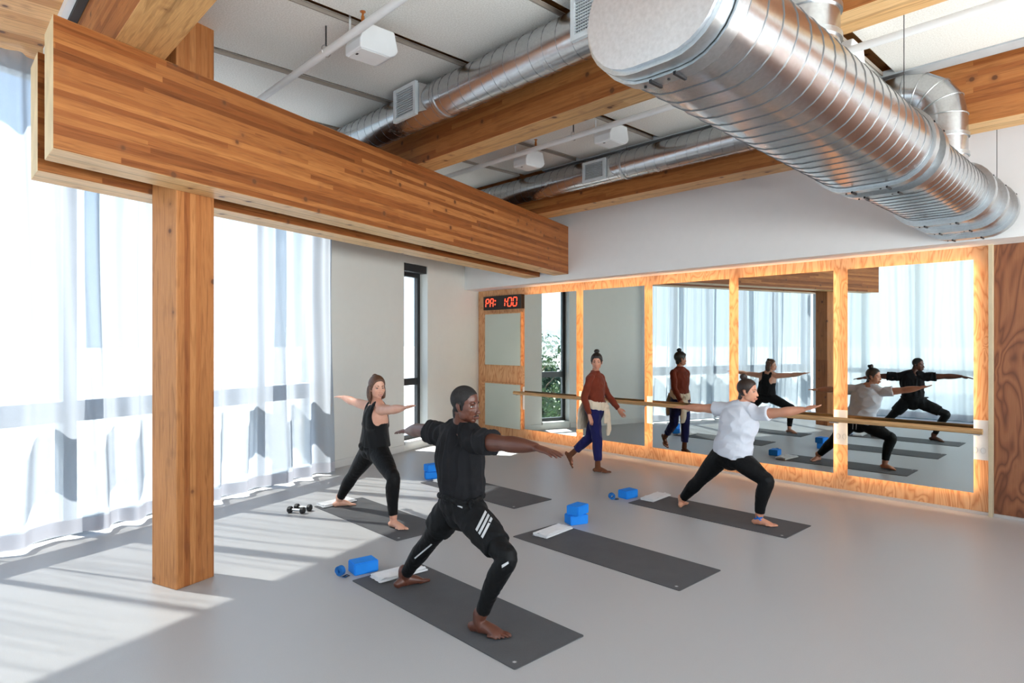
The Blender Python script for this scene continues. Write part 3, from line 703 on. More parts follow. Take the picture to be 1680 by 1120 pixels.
curtain('sheer_curtain', 1.25, 2.62, PB, BN.xy, 4.33, .035, 'sheer white curtain at the far left corner, left of the first mullion shadow', 11)
curtain('sheer_curtain', 2.58, 4.55, PB, BN.xy, 4.33, .035, 'sheer white curtain left of the timber post', 12)
curtain('sheer_curtain', 4.545, 6.56, PB, BN.xy, 4.33, .035, 'sheer white curtain right of the timber post, ending at the pale grey wall', 13)
PR = lambda u: Vector((u, -.98))
curtain('sheer_curtain', -5.95, -3.5, PR, Vector((0, 1)), 4.33, .05, 'sheer curtain behind the camera, seen in the rightmost mirror on its left side', 21, amp=.06, cm='curtain_rear')
curtain('sheer_curtain', -3.5, -.9, PR, Vector((0, 1)), 4.33, .05, 'sheer curtain behind the camera, seen at the right edge of the rightmost mirror', 22, amp=.06, cm='curtain_rear')
curtain('sheer_curtain', -.9, 2.9, PR, Vector((0, 1)), 4.33, .05, 'sheer curtain behind the camera, outside the view to the right', 23, amp=.06, cm='curtain_rear')
#--PART3
# ================================================================== PEOPLE
def solidify_union(bm, voxel, smooth):
    me = bpy.data.meshes.new('tmp'); bmesh.ops.recalc_face_normals(bm, faces=bm.faces); bm.to_mesh(me); bm.free()
    o = bpy.data.objects.new('tmp', me); COL.objects.link(o)
    md = o.modifiers.new('r', 'REMESH'); md.mode = 'VOXEL'; md.voxel_size = voxel
    sm = o.modifiers.new('s', 'SMOOTH'); sm.factor = .5; sm.iterations = smooth
    dg = bpy.context.evaluated_depsgraph_get(); dg.update()
    r = bpy.data.meshes.new_from_object(o.evaluated_get(dg), depsgraph=dg)
    bpy.data.objects.remove(o); bpy.data.meshes.remove(me)
    return r
def put(name, me, mat, parent, base, disp=None, smooth=True):
    n = len(me.vertices); co = np.empty(n*3, np.float32); me.vertices.foreach_get('co', co); co = co.reshape(-1, 3)
    if disp is not None:
        nr = np.empty(n*3, np.float32); me.vertices.foreach_get('normal', nr); nr = nr.reshape(-1, 3)
        co = disp(co.astype(float), nr.astype(float))
    co = co-np.array(base); me.vertices.foreach_set('co', co.astype(np.float32).ravel()); me.update()
    me.materials.clear()
    me.materials.append(mat); me.name = name
    o = bpy.data.objects.new(name, me); COL.objects.link(o); o.parent = parent
    if smooth: me.shade_smooth()
    return o
def folds(amp, scale, seed, mask=None):
    """cloth folds: stretched noise displaced along the normal; scale = frequency along x,y,z"""
    def f(co, nr):
        out = co.copy(); s = Vector(scale)
        for i in range(len(co)):
            p = Vector((co[i, 0]*s.x+seed, co[i, 1]*s.y, co[i, 2]*s.z)); k = noise.noise(p)
            a = amp*((1-abs(k)*2.2)-.3)
            if mask: a *= mask(co[i])
            out[i] += nr[i]*a
        return out
    return f
def frame(f, u):
    f = Vector(f).normalized(); x = f.cross(Vector(u)).normalized(); u = x.cross(f)
    return x, f, u
def head_matrix(c, f, u, s=1.0):
    x, f, u = frame(f, u); M4 = Matrix.Identity(4)
    for i in range(3): M4[i][0] = x[i]*s; M4[i][1] = f[i]*s; M4[i][2] = u[i]*s; M4[i][3] = c[i]
    return M4
def add_head(bm, Mh, jaw=1.0, nose=1.0, full=1.0):
    E = lambda c, r, seg=18: ell(bm, c, r, Mh, seg)
    E((0, -.014, .042), (.074, .094, .086), 24)
    E((0, .022, -.016), (.064*full, .066, .084), 24)
    E((0, .034, -.060), (.046*jaw*full, .046, .042)); E((0, .058, -.088), (.024*jaw, .020, .018))
    for s in (-1, 1):
        E((s*.042*full, .012, -.050), (.020*jaw, .036, .034)); E((s*.036, .052, -.020), (.024, .024, .024))
        E((s*.024, .068, .025), (.024, .014, .010)); E((s*.0105, .093, -.038), (.0075*nose, .011, .008))
        # ears
        p = [Mh @ Vector((s*.070, -.002, -.030)), Mh @ Vector((s*.077, -.008, -.012)), Mh @ Vector((s*.079, -.012, .010)), Mh @ Vector((s*.073, -.004, .020))]
        loft(bm, p, [(.006, .009), (.005, .014), (.006, .016), (.004, .009)], ref=Mh.to_3x3() @ Vector((1, 0, 0)), n=10, sub=3)
    loft(bm, [Mh @ Vector(q) for q in ((0, .076, .022), (0, .088, -.006), (0, .099, -.034))], [.008, .0085, .0115*nose], ref=Mh.to_3x3() @ Vector((1, 0, 0)), n=10, sub=3)
    E((0, .087, -.064), (.025, .011, .0065)); E((0, .084, -.0745), (.020, .012, .0075))
def head_sculpt(Mh):
    Mi = np.array(Mh.inverted()); Mf = np.array(Mh)
    def f(co, nr):
        h = np.c_[co, np.ones(len(co))] @ Mi.T; q = h[:, :3]
        near = (np.abs(q[:, 0]) < .09) & (np.abs(q[:, 2]) < .14) & (q[:, 1] > .02) & (q[:, 1] < .14)
        d = np.zeros(len(co))
        for s in (-1, 1):
            d += .011*np.exp(-(((q[:, 0]-s*.031)/.016)**2+((q[:, 2]-.002)/.011)**2))
        d += .003*np.exp(-((q[:, 0]/.022)**2+((q[:, 2]+.0692)/.0025)**2))
        q = q.copy(); q[:, 1] -= np.where(near, d, 0)
        return (np.c_[q, np.ones(len(q))] @ Mf.T)[:, :3]
    return f
def face_bits(parent, base, Mh, lipmat, browmat, smile=0.0, body=None):
    """eyes, brows and lips of one head, seated on the face surface"""
    bvh = BVHTree.FromPolygons([v.co+Vector(base) for v in body.data.vertices], [tuple(p.vertices) for p in body.data.polygons])
    R3 = Mh.to_3x3(); fw = (R3 @ Vector((0, 1, 0))).normalized()
    def surf(x, z):
        o = Mh @ Vector((x, .2, z)); h = bvh.ray_cast(o, -fw)
        return (Mh.inverted() @ h[0]).y if h[0] else .085
    def strip(name, pts, rad, mat, par=parent, push=.001, smooth=True):
        bm = bmesh.new(); P = [Mh @ Vector((x, surf(x, z)+push, z)) - Vector(base) for x, z in pts]
        loft(bm, P, rad, ref=R3 @ Vector((0, 1, 0)), n=8, sub=3); return link_bm(name, bm, mat, parent=par, smooth=True)
    for s in (-1, 1):
        y = surf(s*.031, .001)
        bm = bmesh.new(); ell(bm, (s*.031, y-.0035, .001), (.0135, .0075, .0062), Mh, 14)
        for v in bm.verts: v.co -= Vector(base)
        e = link_bm('eye', bm, M['eye_white'], parent=parent, smooth=True)
        bm = bmesh.new(); ell(bm, (s*.031, y+.0012, .001), (.0058, .0034, .0058), Mh, 12)
        for v in bm.verts: v.co -= Vector(base)
        link_bm('iris', bm, M['iris'], parent=e, smooth=True)
        strip('eyelid', [(s*.018, .004), (s*.031, .0085), (s*.045, .004)], [.0012, .0018, .0012], browmat, push=.002)
        strip('eyebrow', [(s*.015, .022), (s*.030, .028), (s*.047, .022)], [(.002, .0028), (.0022, .0036), (.0015, .002)], browmat, push=0)
    strip('upper_lip', [(-.023, -.067+smile*.008), (-.008, -.0645), (0, -.0655), (.008, -.0645), (.023, -.067+smile*.008)], [(.002, .0015), (.003, .0035), (.003, .003), (.003, .0035), (.002, .0015)], lipmat)
    strip('lower_lip', [(-.020, -.0705+smile*.006), (0, -.075-smile*.003), (.020, -.0705+smile*.006)], [(.002, .0015), (.0035, .004), (.002, .0015)], lipmat)
    if smile: strip('teeth', [(-.016, -.0685+smile*.004), (0, -.0700), (.016, -.0685+smile*.004)], [(.0022, .0015), (.0022, .0025), (.0022, .0015)], M['teeth'], push=.0005)
def add_hand(bm, wr, d, nrm, thumb_side, s=1.0, curl=.12, spread=.10):
    """d finger direction, nrm palm-side normal, thumb_side vector"""
    wr = Vector(wr); d = Vector(d).normalized(); nrm = Vector(nrm); nrm = (nrm-d*nrm.dot(d)).normalized(); sd = d.cross(nrm)
    if sd.dot(Vector(thumb_side)) < 0: sd = -sd
    P = lambda a, b, c: wr+d*(a*s)+sd*(b*s)+nrm*(c*s)
    loft(bm, [P(-.02, 0, 0), P(.02, 0, 0), P(.06, .0, 0), P(.095, 0, 0)], [(.018*s, .026*s), (.0165*s, .033*s), (.0150*s, .041*s), (.0115*s, .040*s)], ref=nrm, n=16, sub=4)
    ell(bm, P(.035, .026, .008), (.018*s, .018*s, .014*s))
    for k, (b, L, r) in enumerate(((.030, .070, .0088), (.0105, .078, .0090), (-.0095, .073, .0086), (-.0285, .058, .0076))):
        sp = spread*(1.5-k)/1.5; c = curl*(1+.25*k)
        p0 = P(.085, b, 0); dd = (d+sd*sp).normalized()
        p1 = p0+dd*L*.42*s+nrm*(L*.42*s*c*.4); p2 = p1+(dd+nrm*c).normalized()*L*.32*s; p3 = p2+(dd+nrm*c*2.2).normalized()*L*.26*s
        loft(bm, [p0-dd*.02*s, p0, p1, p2, p3], [r*s, r*s*1.04, r*s*.98, r*s*.88, r*s*.72], ref=nrm, n=10, sub=3)
    t0 = P(.020, .024, .006); t1 = P(.050, .050, .012); t2 = P(.078, .060, .013); t3 = P(.098, .062, .012)
    loft(bm, [t0, t1, t2, t3], [.013*s, .0115*s, .0100*s, .0075*s], ref=nrm, n=10, sub=3)
def add_foot(bm, ank, toe_dir, inner, gz, s=1.0, tilt=0.0, ankr=.034):
    """ank ankle centre, gz sole height; toe_dir horizontal"""
    d = Vector(toe_dir); d.z = 0; d.normalize(); i_ = Vector(inner); i_.z = 0; i_ = (i_-d*i_.dot(d)).normalized()
    a = Vector(ank); g = Vector((a.x, a.y, gz)); T = Matrix.Rotation(tilt, 3, d.cross(Vector((0, 0, 1))).normalized()) if tilt else Matrix.Identity(3)
    piv = g+d*.115*s
    if tilt: piv = a-T @ (d*(-.115*s)+Vector((0, 0, .092*s)))
    P = lambda f, b, z: piv+T @ (d*((f-.115)*s)+i_*(b*s)+Vector((0, 0, z*s)))
    loft(bm, [P(-.052, 0, .030), P(-.03, 0, .034), P(.01, 0, .042), P(.06, .004, .034), (P(.105, .004, .024)), P(.128, .002, .016)],
         [(.022*s, .022*s), (.031*s, .030*s), (.040*s, .031*s), (.033*s, .036*s), (.023*s, .044*s), (.015*s, .043*s)], ref=(0, 0, 1), n=18, sub=4)
    ell(bm, P(-.04, 0, .026), (.026*s, .026*s, .026*s))
    loft(bm, [P(0, 0, .11), P(0, 0, .07), P(.012, 0, .035)], [ankr*s, .035*s, .034*s], ref=d, n=14, sub=3)
    for k, (b, L, r) in enumerate(((.034, .052, .0130), (.0125, .050, .0090), (-.006, .044, .0084), (-.0225, .037, .0080), (-.0375, .030, .0080))):
        f0 = .128-.010*max(0, k-1); p0 = P(f0-.02, b, .014); p1 = P(f0+L*.45, b*1.02, .0145); p2 = P(f0+L*.9, b*1.0, .0105)
        loft(bm, [p0, p1, p2], [r*s, r*s, r*s*.85], ref=(0, 0, 1), n=10, sub=3)
def decal(name, target, base, org, ray, ux, uy, outline, mat, parent, off=.0025, n=10):
    """a printed patch laid on a garment: quad strip grid (4 corners in u,v) projected along ray"""
    bvh = BVHTree.FromPolygons([v.co+Vector(base) for v in target.data.vertices], [tuple(p.vertices) for p in target.data.polygons])
    bm = bmesh.new(); ray = Vector(ray).normalized(); ux = Vector(ux); uy = Vector(uy); org = Vector(org)
    A, B, C, D = [Vector(q) for q in outline]; G = []
    for j in range(n+1):
        row = []
        for i in range(n+1):
            a = i/n; b = j/n; q = (A*(1-a)+B*a)*(1-b)+(D*(1-a)+C*a)*b
            p = org+ux*q.x+uy*q.y; h = bvh.ray_cast(p-ray*.6, ray)
            row.append(bm.verts.new((h[0]-ray*off-Vector(base)) if h[0] else (p-Vector(base))))
        G.append(row)
    for j in range(n):
        for i in range(n): bm.faces.new((G[j][i], G[j][i+1], G[j+1][i+1], G[j+1][i]))
    return link_bm(name, bm, mat, parent=parent, smooth=True)
V3 = lambda *a: Vector(a)

def warrior(name, base, label, sk, J, k, build, vox=.0042):
    """J joints in world space; k proportions; returns root and body"""
    base = Vector(base); root = empty('person', base)
    tag(root, label, 'person')
    lat = (Vector(J['shR'])-Vector(J['shL'])); lat.z = 0; lat.normalize()
    hl = (Vector(J['hpR'])-Vector(J['hpL'])).normalized()
    hip = (Vector(J['hpR'])+Vector(J['hpL']))/2; sh = (Vector(J['shR'])+Vector(J['shL']))/2
    nk = Vector(J['neck']); W = k['w']
    torso = [hip-V3(0, 0, .035), hip+V3(0, 0, .015), hip.lerp(sh, .22), hip.lerp(sh, .45), hip.lerp(sh, .72), hip.lerp(sh, .92)+V3(0, 0, .01), nk.lerp(sh, .35)]
    tr = [(x*W[0], y*W[1]) for x, y in ((.098, .072), (.152, .106), (.150, .108), (.142, .100), (.165, .115), (.158, .088), (.075, .062))]
    bm = bmesh.new()
    loft(bm, torso, tr, ref=lat, n=28, sub=6)
    Mh = head_matrix(Vector(J['head']), J['face'], J.get('up', (0, 0, 1)), k['head'])
    add_head(bm, Mh, k.get('jaw', 1), k.get('nose', 1), k.get('full', 1))
    hb = Mh @ V3(0, -.028, -.03)
    loft(bm, [nk-V3(0, 0, .05), nk, nk.lerp(hb, .55), hb], [(.075*k['neck'], .065*k['neck']), (.060*k['neck'], .058*k['neck']), (.052*k['neck'], .054*k['neck']), (.053*k['neck'], .055*k['neck'])], ref=lat, n=18, sub=5)
    for s in 'LR':
        shp, el, wr, tip = [Vector(J[q+s]) for q in ('sh', 'el', 'wr', 'tip')]
        a = k['arm']; inn = sh.lerp(shp, .45)+V3(0, 0, -.02)
        loft(bm, [nk+V3(0, 0, .025), nk.lerp(shp, .42)+V3(0, 0, .004), shp.lerp(nk, .12)+V3(0, 0, .0)], [(.045*a, .04*a), (.046*a, .048*a), (.044*a, .046*a)], ref=(0, 0, 1), n=16, sub=4)
        ar = [.046*a, .053*a, .049*a, .046*a, .039*a, .043*a, .036*a, (.0215*a, .028*a)]
        pts = [inn, shp, shp.lerp(el, .35), shp.lerp(el, .7), el, el.lerp(wr, .28), el.lerp(wr, .65), wr]
        loft(bm, pts, ar, ref=(0, 0, 1), n=18, sub=4)
        add_hand(bm, wr, tip-wr, J.get('palm'+s, (0, 0, -1)), J['thumb'+s], (tip-wr).length/.182, curl=k.get('curl', .1))
        hp, kn, an = [Vector(J[q+s]) for q in ('hp', 'kn', 'an')]
        l = k['leg']
        up = hip.lerp(hp, .75)+V3(0, 0, .03)
        pts = [up, hp.lerp(kn, .12), hp.lerp(kn, .45), hp.lerp(kn, .8), kn, kn.lerp(an, .28), kn.lerp(an, .62), kn.lerp(an, .93)]
        J['legpts'+s] = pts
        lr = [.092*l, .088*l, .078*l, .061*l, .054*l, .055*l, .042*l, .033*l]; J['legrad'+s] = lr
        bow = Vector(J.get('calf'+s, (0, 0, 0)))
        pts = [p+bow*(.012 if i in (5, 6) else 0) for i, p in enumerate(pts)]
        loft(bm, pts, lr, ref=(0, 1, 0), n=20, sub=5)
        add_foot(bm, an, J['toe'+s], J['inner'+s], J.get('gz', .006), k['foot'], J.get('tilt'+s, 0), .033*l)
    J.update(torso=torso, tr=tr, lat=lat, hip=hip, sh=sh, Mh=Mh)
    me = solidify_union(bm, vox, k.get('sm', 2))
    body = put('body', me, sk, root, base, head_sculpt(Mh))
    face_bits(root, base, Mh, k['lip'], k['brow'], k.get('smile', 0), body)
    build(root, base, body, J, k)
    return root
def leggings(root, base, J, k, mat, name='leggings', infl=.005, tend=6.72, top=.30, fold=(.0022, (30, 30, 22)), extra=None, vox=.006):
    bm = bmesh.new()
    hip, sh = J['hip'], J['sh']; W = k['w']
    loft(bm, [J['torso'][0], J['torso'][1], hip.lerp(sh, .12), hip.lerp(sh, top)], [(a+infl, b+infl) for a, b in (J['tr'][0], J['tr'][1], ((J['tr'][1][0]+J['tr'][2][0])/2, (J['tr'][1][1]+J['tr'][2][1])/2), J['tr'][2])], ref=J['lat'], n=28, sub=5, rc=(True, False))
    for s in 'LR':
        bow = Vector(J.get('calf'+s, (0, 0, 0)))
        pts = [p+bow*(.012 if i in (5, 6) else 0) for i, p in enumerate(J['legpts'+s])]
        loft(bm, pts, J['legrad'+s], ref=(0, 1, 0), n=22, sub=5, inflate=infl, t1=tend, rc=(True, False))
    if J.get('glute'):
        for s in 'LR':
            ell(bm, Vector(J['hp'+s]).lerp(hip, .35)+Vector(J['glute']), (.082*k['leg'], .066*k['leg'], .078*k['leg']))
    if extra: extra(bm)
    return put(name, solidify_union(bm, vox, 5), mat, root, base, folds(fold[0], fold[1], 3))
def tee(root, base, J, k, mat, name, hem, infl=.016, sleeve=2.0, fold=(.007, (16, 10, 4)), flare=.0, neckf=.05, vox=.006, sl_infl=.012, hemfn=None, mask=None):
    bm = bmesh.new(); hip, sh = J['hip'], J['sh']; tr = J['tr']
    low = hip.lerp(sh, hem); pts = [low, hip.lerp(sh, (hem+.5)/2), hip.lerp(sh, .5), hip.lerp(sh, .72), hip.lerp(sh, .92)+V3(0, 0, .012), J['neck_v'].lerp(sh, .55), J['neck_v'].lerp(sh, .12)]
    r0 = tr[1] if hem < .3 else tr[2]
    rad = [(r0[0]+infl+flare, r0[1]+infl+flare), (tr[2][0]+infl+flare*.7+.008, tr[2][1]+infl+flare*.6+.008), (tr[3][0]+infl+.010, tr[3][1]+infl+.008), (tr[4][0]+infl, tr[4][1]+infl), (tr[5][0]+infl*.8, tr[5][1]+infl), (tr[6][0]+infl+.012, tr[6][1]+infl+.008), (.066*k['neck']+.006, .063*k['neck']+.006)]
    loft(bm, pts, rad, ref=J['lat'], n=36, sub=6, rc=(False, False))
    for s in 'LR':
        shp, el = Vector(J['sh'+s]), Vector(J['el'+s]); inn = sh.lerp(shp, .45)+V3(0, 0, -.02); a = k['arm']
        nk = Vector(J['neck']); loft(bm, [nk+V3(0, 0, .0), nk.lerp(shp, .42)+V3(0, 0, .0), shp.lerp(nk, .12)], [(.045*a+.010, .045*a+.014), (.046*a+.012, .050*a+.014), (.046*a+.010, .048*a+.012)], ref=(0, 0, 1), n=16, sub=4)
        if sleeve:
            loft(bm, [inn, shp, shp.lerp(el, .35), shp.lerp(el, .7), el], [(.046*a+sl_infl*.6, .048*a+sl_infl*.6), (.054*a+sl_infl*.6, .054*a+sl_infl*.6), (.052*a+sl_infl*1.0, .050*a+sl_infl*.8), (.052*a+sl_infl*1.2, .050*a+sl_infl), (.052*a+sl_infl, .05*a+sl_infl)], ref=(0, 0, 1), n=22, sub=5, t1=sleeve, rc=(True, False))
    if hemfn: hemfn(bm)
    return put(name, solidify_union(bm, vox, 4), mat, root, base, folds(fold[0], fold[1], 11, mask))
def cap_hair(bm, Mh, grow=.006, back=.010, lift=.006, seg=26):
    ell(bm, (0, -.014-back, .042+lift), (.074+grow, .094+grow*.5, .086+grow), Mh, seg)

def scalp(root, base, body, Mh, mat, thick, line, vox_jit=0, name='hair', extra=None, nz=0):
    """hair that follows the skull: head surface behind the hairline, lifted by thick"""
    Mi = Mh.inverted(); zs = [a for a, b in line]; ys = [b for a, b in line]
    me = body.data; n = len(me.vertices); co = np.empty(n*3, np.float32); me.vertices.foreach_get('co', co); co = co.reshape(-1, 3)+np.array(base)
    nr = np.empty(n*3, np.float32); me.vertices.foreach_get('normal', nr); nr = nr.reshape(-1, 3)
    q = (np.c_[co, np.ones(n)] @ np.array(Mi).T)[:, :3]; nl = nr @ np.array(Mi.to_3x3().normalized()).T
    m = np.interp(q[:, 2], zs, ys)-q[:, 1]; m = np.minimum(m, (q[:, 2]+.088)*1.0)
    wob = np.array([noise.noise(Vector(p)*55)*.003 if (abs(p[2]) < .2 and abs(p[0]) < .2 and abs(p[1]) < .2) else 0 for p in q.tolist()]); m = m+wob
    skullw = .0745*np.sqrt(np.clip(1-((q[:, 1]+.014)/.094)**2-((q[:, 2]-.042)/.086)**2*.6, .05, 1))
    ear = (np.abs(q[:, 0]) > skullw+.009) & (q[:, 2] < .034) & (q[:, 2] > -.05) & (q[:, 1] > -.045) & (q[:, 1] < .03)
    m = np.where(ear, -.02, m)
    far = (np.abs(q[:, 0]) > .13) | (q[:, 1] < -.16) | (q[:, 2] < -.11) | (q[:, 2] > .2); m = np.where(far, -1, m)
    off = thick*np.clip(m/.014, -.3, 1)-.0012
    bm = bmesh.new(); idx = {}; P = co+nr*off[:, None]-np.array(base)
    keep = m > -.006
    for f in me.polygons:
        if all(keep[v] for v in f.vertices):
            for v in f.vertices:
                if v not in idx: idx[v] = bm.verts.new(P[v])
            bm.faces.new([idx[v] for v in f.vertices])
    o = link_bm(name, bm, mat, parent=root, smooth=True)
    if extra:
        b2 = bmesh.new(); extra(b2); m2 = solidify_union(b2, .0042, 4); e = put('tied_hair', m2, mat, o, base, folds(.003, (70, 70, 25), 2))
    return o
LINE_M = [(-.09, -.06), (-.05, -.035), (-.034, -.01), (-.030, .022), (.0, .024), (.03, .034), (.052, .052), (.070, .062), (.082, .075), (.095, .2)]
LINE_W = [(-.09, -.05), (-.05, -.03), (-.034, -.005), (-.020, .020), (.0, .026), (.03, .042), (.055, .060), (.072, .070), (.084, .082), (.097, .2)]
# ---- man in black, front mat
def build_man(root, base, body, J, k):
    J['neck_v'] = Vector(J['neck']); Mh = J['Mh']
    scalp(root, base, body, Mh, M['hair_buzz'], .004, LINE_M)
    lg = leggings(root, base, J, k, M['legging'], infl=.006, tend=6.75)
    # loose shorts over the leggings, down to the knee on the bent leg
    bm = bmesh.new(); hip, sh = J['hip'], J['sh']
    loft(bm, [J['torso'][0], J['torso'][1], hip.lerp(sh, .14), hip.lerp(sh, .26)], [(.135, .105), (.178, .132), (.176, .132), (.165, .122)], ref=J['lat'], n=30, sub=5, rc=(True, False))
    for s, te in (('L', 2.35), ('R', 2.75)):
        loft(bm, J['legpts'+s], [r+(.016 if i < 2 else .021) for i, r in enumerate(J['legrad'+s])], ref=(0, 1, 0), n=24, sub=5, t1=te, rc=(True, False))
    sho = put('shorts', solidify_union(bm, .006, 4), M['shorts'], root, base, folds(.007, (13, 13, 9), 5))
    def knot(bm):
        low = J['hip'].lerp(J['sh'], .30)
        loft(bm, [low-V3(0, 0, .045), low+V3(0, 0, .0), low+V3(0, 0, .04)], [(.172, .135), (.180, .140), (.176, .134)], ref=J['lat'], n=32, sub=4, rc=(True, True))
    tee(root, base, J, k, M['tee_black'], 't_shirt', .30, infl=.022, sleeve=2.55, fold=(.016, (15, 15, 3.0)), hemfn=knot, sl_infl=.018)
    # tied waist cloth with a small knot at the right hip
    c = J['hip'].lerp(J['sh'], .20); pts = []
    for q in range(25):
        a = 2*PI*q/24; pts.append(c+J['lat']*(.186*math.cos(a))+Vector((0, 1, 0))*(.148*math.sin(a))+V3(0, 0, .012*math.sin(3*a)))
    bm = bmesh.new(); loft(bm, pts, [(.018, .010)]*25, ref=(0, 0, 1), n=10, sub=2)
    kn = c+J['lat']*.175+V3(.01, -.05, .0); ell(bm, kn, (.026, .022, .018)); ell(bm, kn+V3(.03, -.01, .006), (.024, .012, .012)); ell(bm, kn+V3(.018, -.02, -.02), (.012, .01, .024))
    put('waist_tie', solidify_union(bm, .005, 3), M['shorts'], root, base, folds(.004, (30, 30, 30), 8))
    hpR, knR = Vector(J['hpR']), Vector(J['knR']); ax = (knR-hpR).normalized()
    cam_d = Vector((-.78, .62, -.28)); o = hpR.lerp(knR, .36)+V3(0, 0, .035); uy = -cam_d.cross(ax).normalized()
    if uy.z < 0: uy = -uy
    # three slanted bars
    for q in range(3):
        x = -.052+q*.034
        decal('stripe', sho, base, o, cam_d, ax, uy, [(x+.045, -.062), (x+.066, -.062), (x+.004, .062), (x-.017, .062)], M['reflect'], sho, n=6)
    decal('label_patch', sho, base, J['hip']+V3(-.02, 0, .012), cam_d, J['lat'], V3(0, 0, 1), [(-.03, -.005), (.03, -.005), (.03, .005), (-.03, .005)], M['reflect'], sho, n=4)
    knL, anL = Vector(J['knL']), Vector(J['anL']); a2 = (anL-knL).normalized(); u2 = cam_d.cross(a2).normalized()
    for m_ in range(4):
        t_ = m_*.05
        decal('shin_stripe', lg, base, knL+a2*(-.02+t_), cam_d, u2, a2, [(-.028+.010*m_-.004, 0), (-.028+.010*m_+.006, 0), (-.028+.010*(m_+1)+.006, .052), (-.028+.010*(m_+1)-.004, .052)], M['reflect'], lg, n=3)
    decal('knee_print', lg, base, Vector(J['knR'])+V3(-.03, 0, -.04), cam_d, V3(1, 0, .45), V3(-.45, 0, 1), [(-.035, -.012), (.035, -.002), (.035, .010), (-.030, .004)], M['reflect'], lg, n=5)
    # moustache and short beard
    bm = bmesh.new(); P = [Mh @ V3(x, .094-.9*x*x/.03, -.0565-abs(x)*.25) for x in (-.022, -.01, 0, .01, .022)]
    loft(bm, P, [(.003, .0025), (.004, .0035), (.0035, .003), (.004, .0035), (.003, .0025)], ref=(0, 0, 1), n=8, sub=3)
    for v in bm.verts: v.co -= Vector(base)
    link_bm('moustache', bm, M['hair_buzz'], parent=root, smooth=True)

J1 = dict(shL=(-3.565, 2.68, 1.175), shR=(-3.115, 2.63, 1.185), hpL=(-3.43, 2.68, .70), hpR=(-3.20, 2.64, .70), neck=(-3.295, 2.65, 1.262),
    elL=(-3.86, 2.71, 1.175), wrL=(-4.12, 2.775, 1.135), tipL=(-4.32, 2.80, 1.105), elR=(-2.84, 2.60, 1.205), wrR=(-2.575, 2.61, 1.215), tipR=(-2.375, 2.625, 1.185),
    thumbL=(0, 1, 0), thumbR=(0, 1, 0), head=(-3.235, 2.63, 1.405), face=(.90, .30, -.04),
    knL=(-3.70, 2.66, .385), anL=(-3.965, 2.63, .075), knR=(-2.80, 2.60, .515), anR=(-3.01, 2.555, .085), toeL=(.05, 1, 0), toeR=(.94, .32, 0), innerL=(1, 0, 0), innerR=(-.3, .94, 0), calfL=(-.3, -.5, 0), calfR=(-1, -.2, 0), gz=.008, glute=(0, -.040, .0))
J1['hpL'] = Vector(J1['hpL']); K1 = dict(w=(1.04, 1.08), head=1.02, neck=1.12, arm=1.2, leg=1.07, foot=1.12, jaw=1.08, nose=1.15, lip=M['lip_dark'], brow=M['hair_buzz'])
warrior('man', (-3.3, 2.65, 0), 'person in black t-shirt, shorts and leggings lunging on the nearest mat', M['skin_dark'], J1, K1, build_man, .004)

# ---- woman in white tee, mat near the mirrors
def build_white(root, base, body, J, k):
    J['neck_v'] = Vector(J['neck']); Mh = J['Mh']
    def bun(b): ell(b, (0, -.050, .148), (.036, .038, .030), Mh); ell(b, (.012, -.043, .168), (.024, .022, .016), Mh); ell(b, (-.014, -.066, .156), (.022, .022, .02), Mh); ell(b, (0, -.045, .128), (.03, .03, .012), Mh)
    scalp(root, base, body, Mh, M['hair_dark'], .010, LINE_W, extra=bun)
    lg = leggings(root, base, J, k, M['legging'], infl=.006, tend=6.75, top=.34)
    tee(root, base, J, k, M['tee_white'], 't_shirt', .08, infl=.016, sleeve=2.35, fold=(.010, (8, 8, 11)), flare=.012, sl_infl=.015)
    decal('ankle_tape', body, base, Vector(J['anR'])+V3(-.0, 0, -.012), V3(-.40, .88, -.25), V3(.91, .41, 0), V3(0, 0, 1), [(-.045, -.012), (.035, .006), (.035, .022), (-.045, .004)], M['tape'], body, n=8)
    decal('ankle_tape', body, base, Vector(J['anR'])+V3(-.0, 0, -.012), V3(-.40, .88, -.25), V3(.91, .41, 0), V3(0, 0, 1), [(-.030, .022), (-.012, .026), (.028, -.014), (.010, -.018)], M['tape'], body, off=.003, n=8)
    bm = bmesh.new()
    for x in (-.025, .02):
        c0 = J['hip']+V3(x, .165, .05); tube(bm, [c0-Vector(base), c0+V3(.004, .012, -.05)-Vector(base), c0+V3(0, .01, -.11)-Vector(base)], .003, 6, ref=(0, 1, 0), sub=3)
    link_bm('drawstring', bm, M['tee_white'], parent=lg, smooth=True)
J2 = dict(shL=(-3.27, 6.14, 1.125), shR=(-2.90, 6.12, 1.105), hpL=(-3.33, 6.16, .62), hpR=(-3.10, 6.14, .62), neck=(-3.075, 6.13, 1.19),
    elL=(-3.53, 6.16, 1.115), wrL=(-3.76, 6.17, 1.105), tipL=(-3.93, 6.17, 1.10), elR=(-2.66, 6.08, 1.145), wrR=(-2.45, 6.10, 1.19), tipR=(-2.28, 6.12, 1.235),
    thumbL=(0, 1, 0), thumbR=(0, 1, 0), palmR=(.2, 0, 1), head=(-3.015, 6.13, 1.325), face=(.93, .12, -.03),
    knL=(-3.575, 6.14, .325), anL=(-3.79, 6.14, .075), knR=(-2.80, 6.09, .455), anR=(-2.885, 6.095, .08), toeL=(-.30, 1, 0), toeR=(.96, .25, 0), innerL=(1, 0, 0), innerR=(-.3, .94, 0), calfL=(-.3, -.5, 0), calfR=(-1, -.2, 0), gz=.008, glute=(0, -.045, .0))
K2 = dict(w=(1.12, 1.2), head=.98, neck=.98, arm=1.1, leg=1.18, foot=.95, jaw=.9, nose=.9, full=1.04, lip=M['lip'], brow=M['hair_dark'])
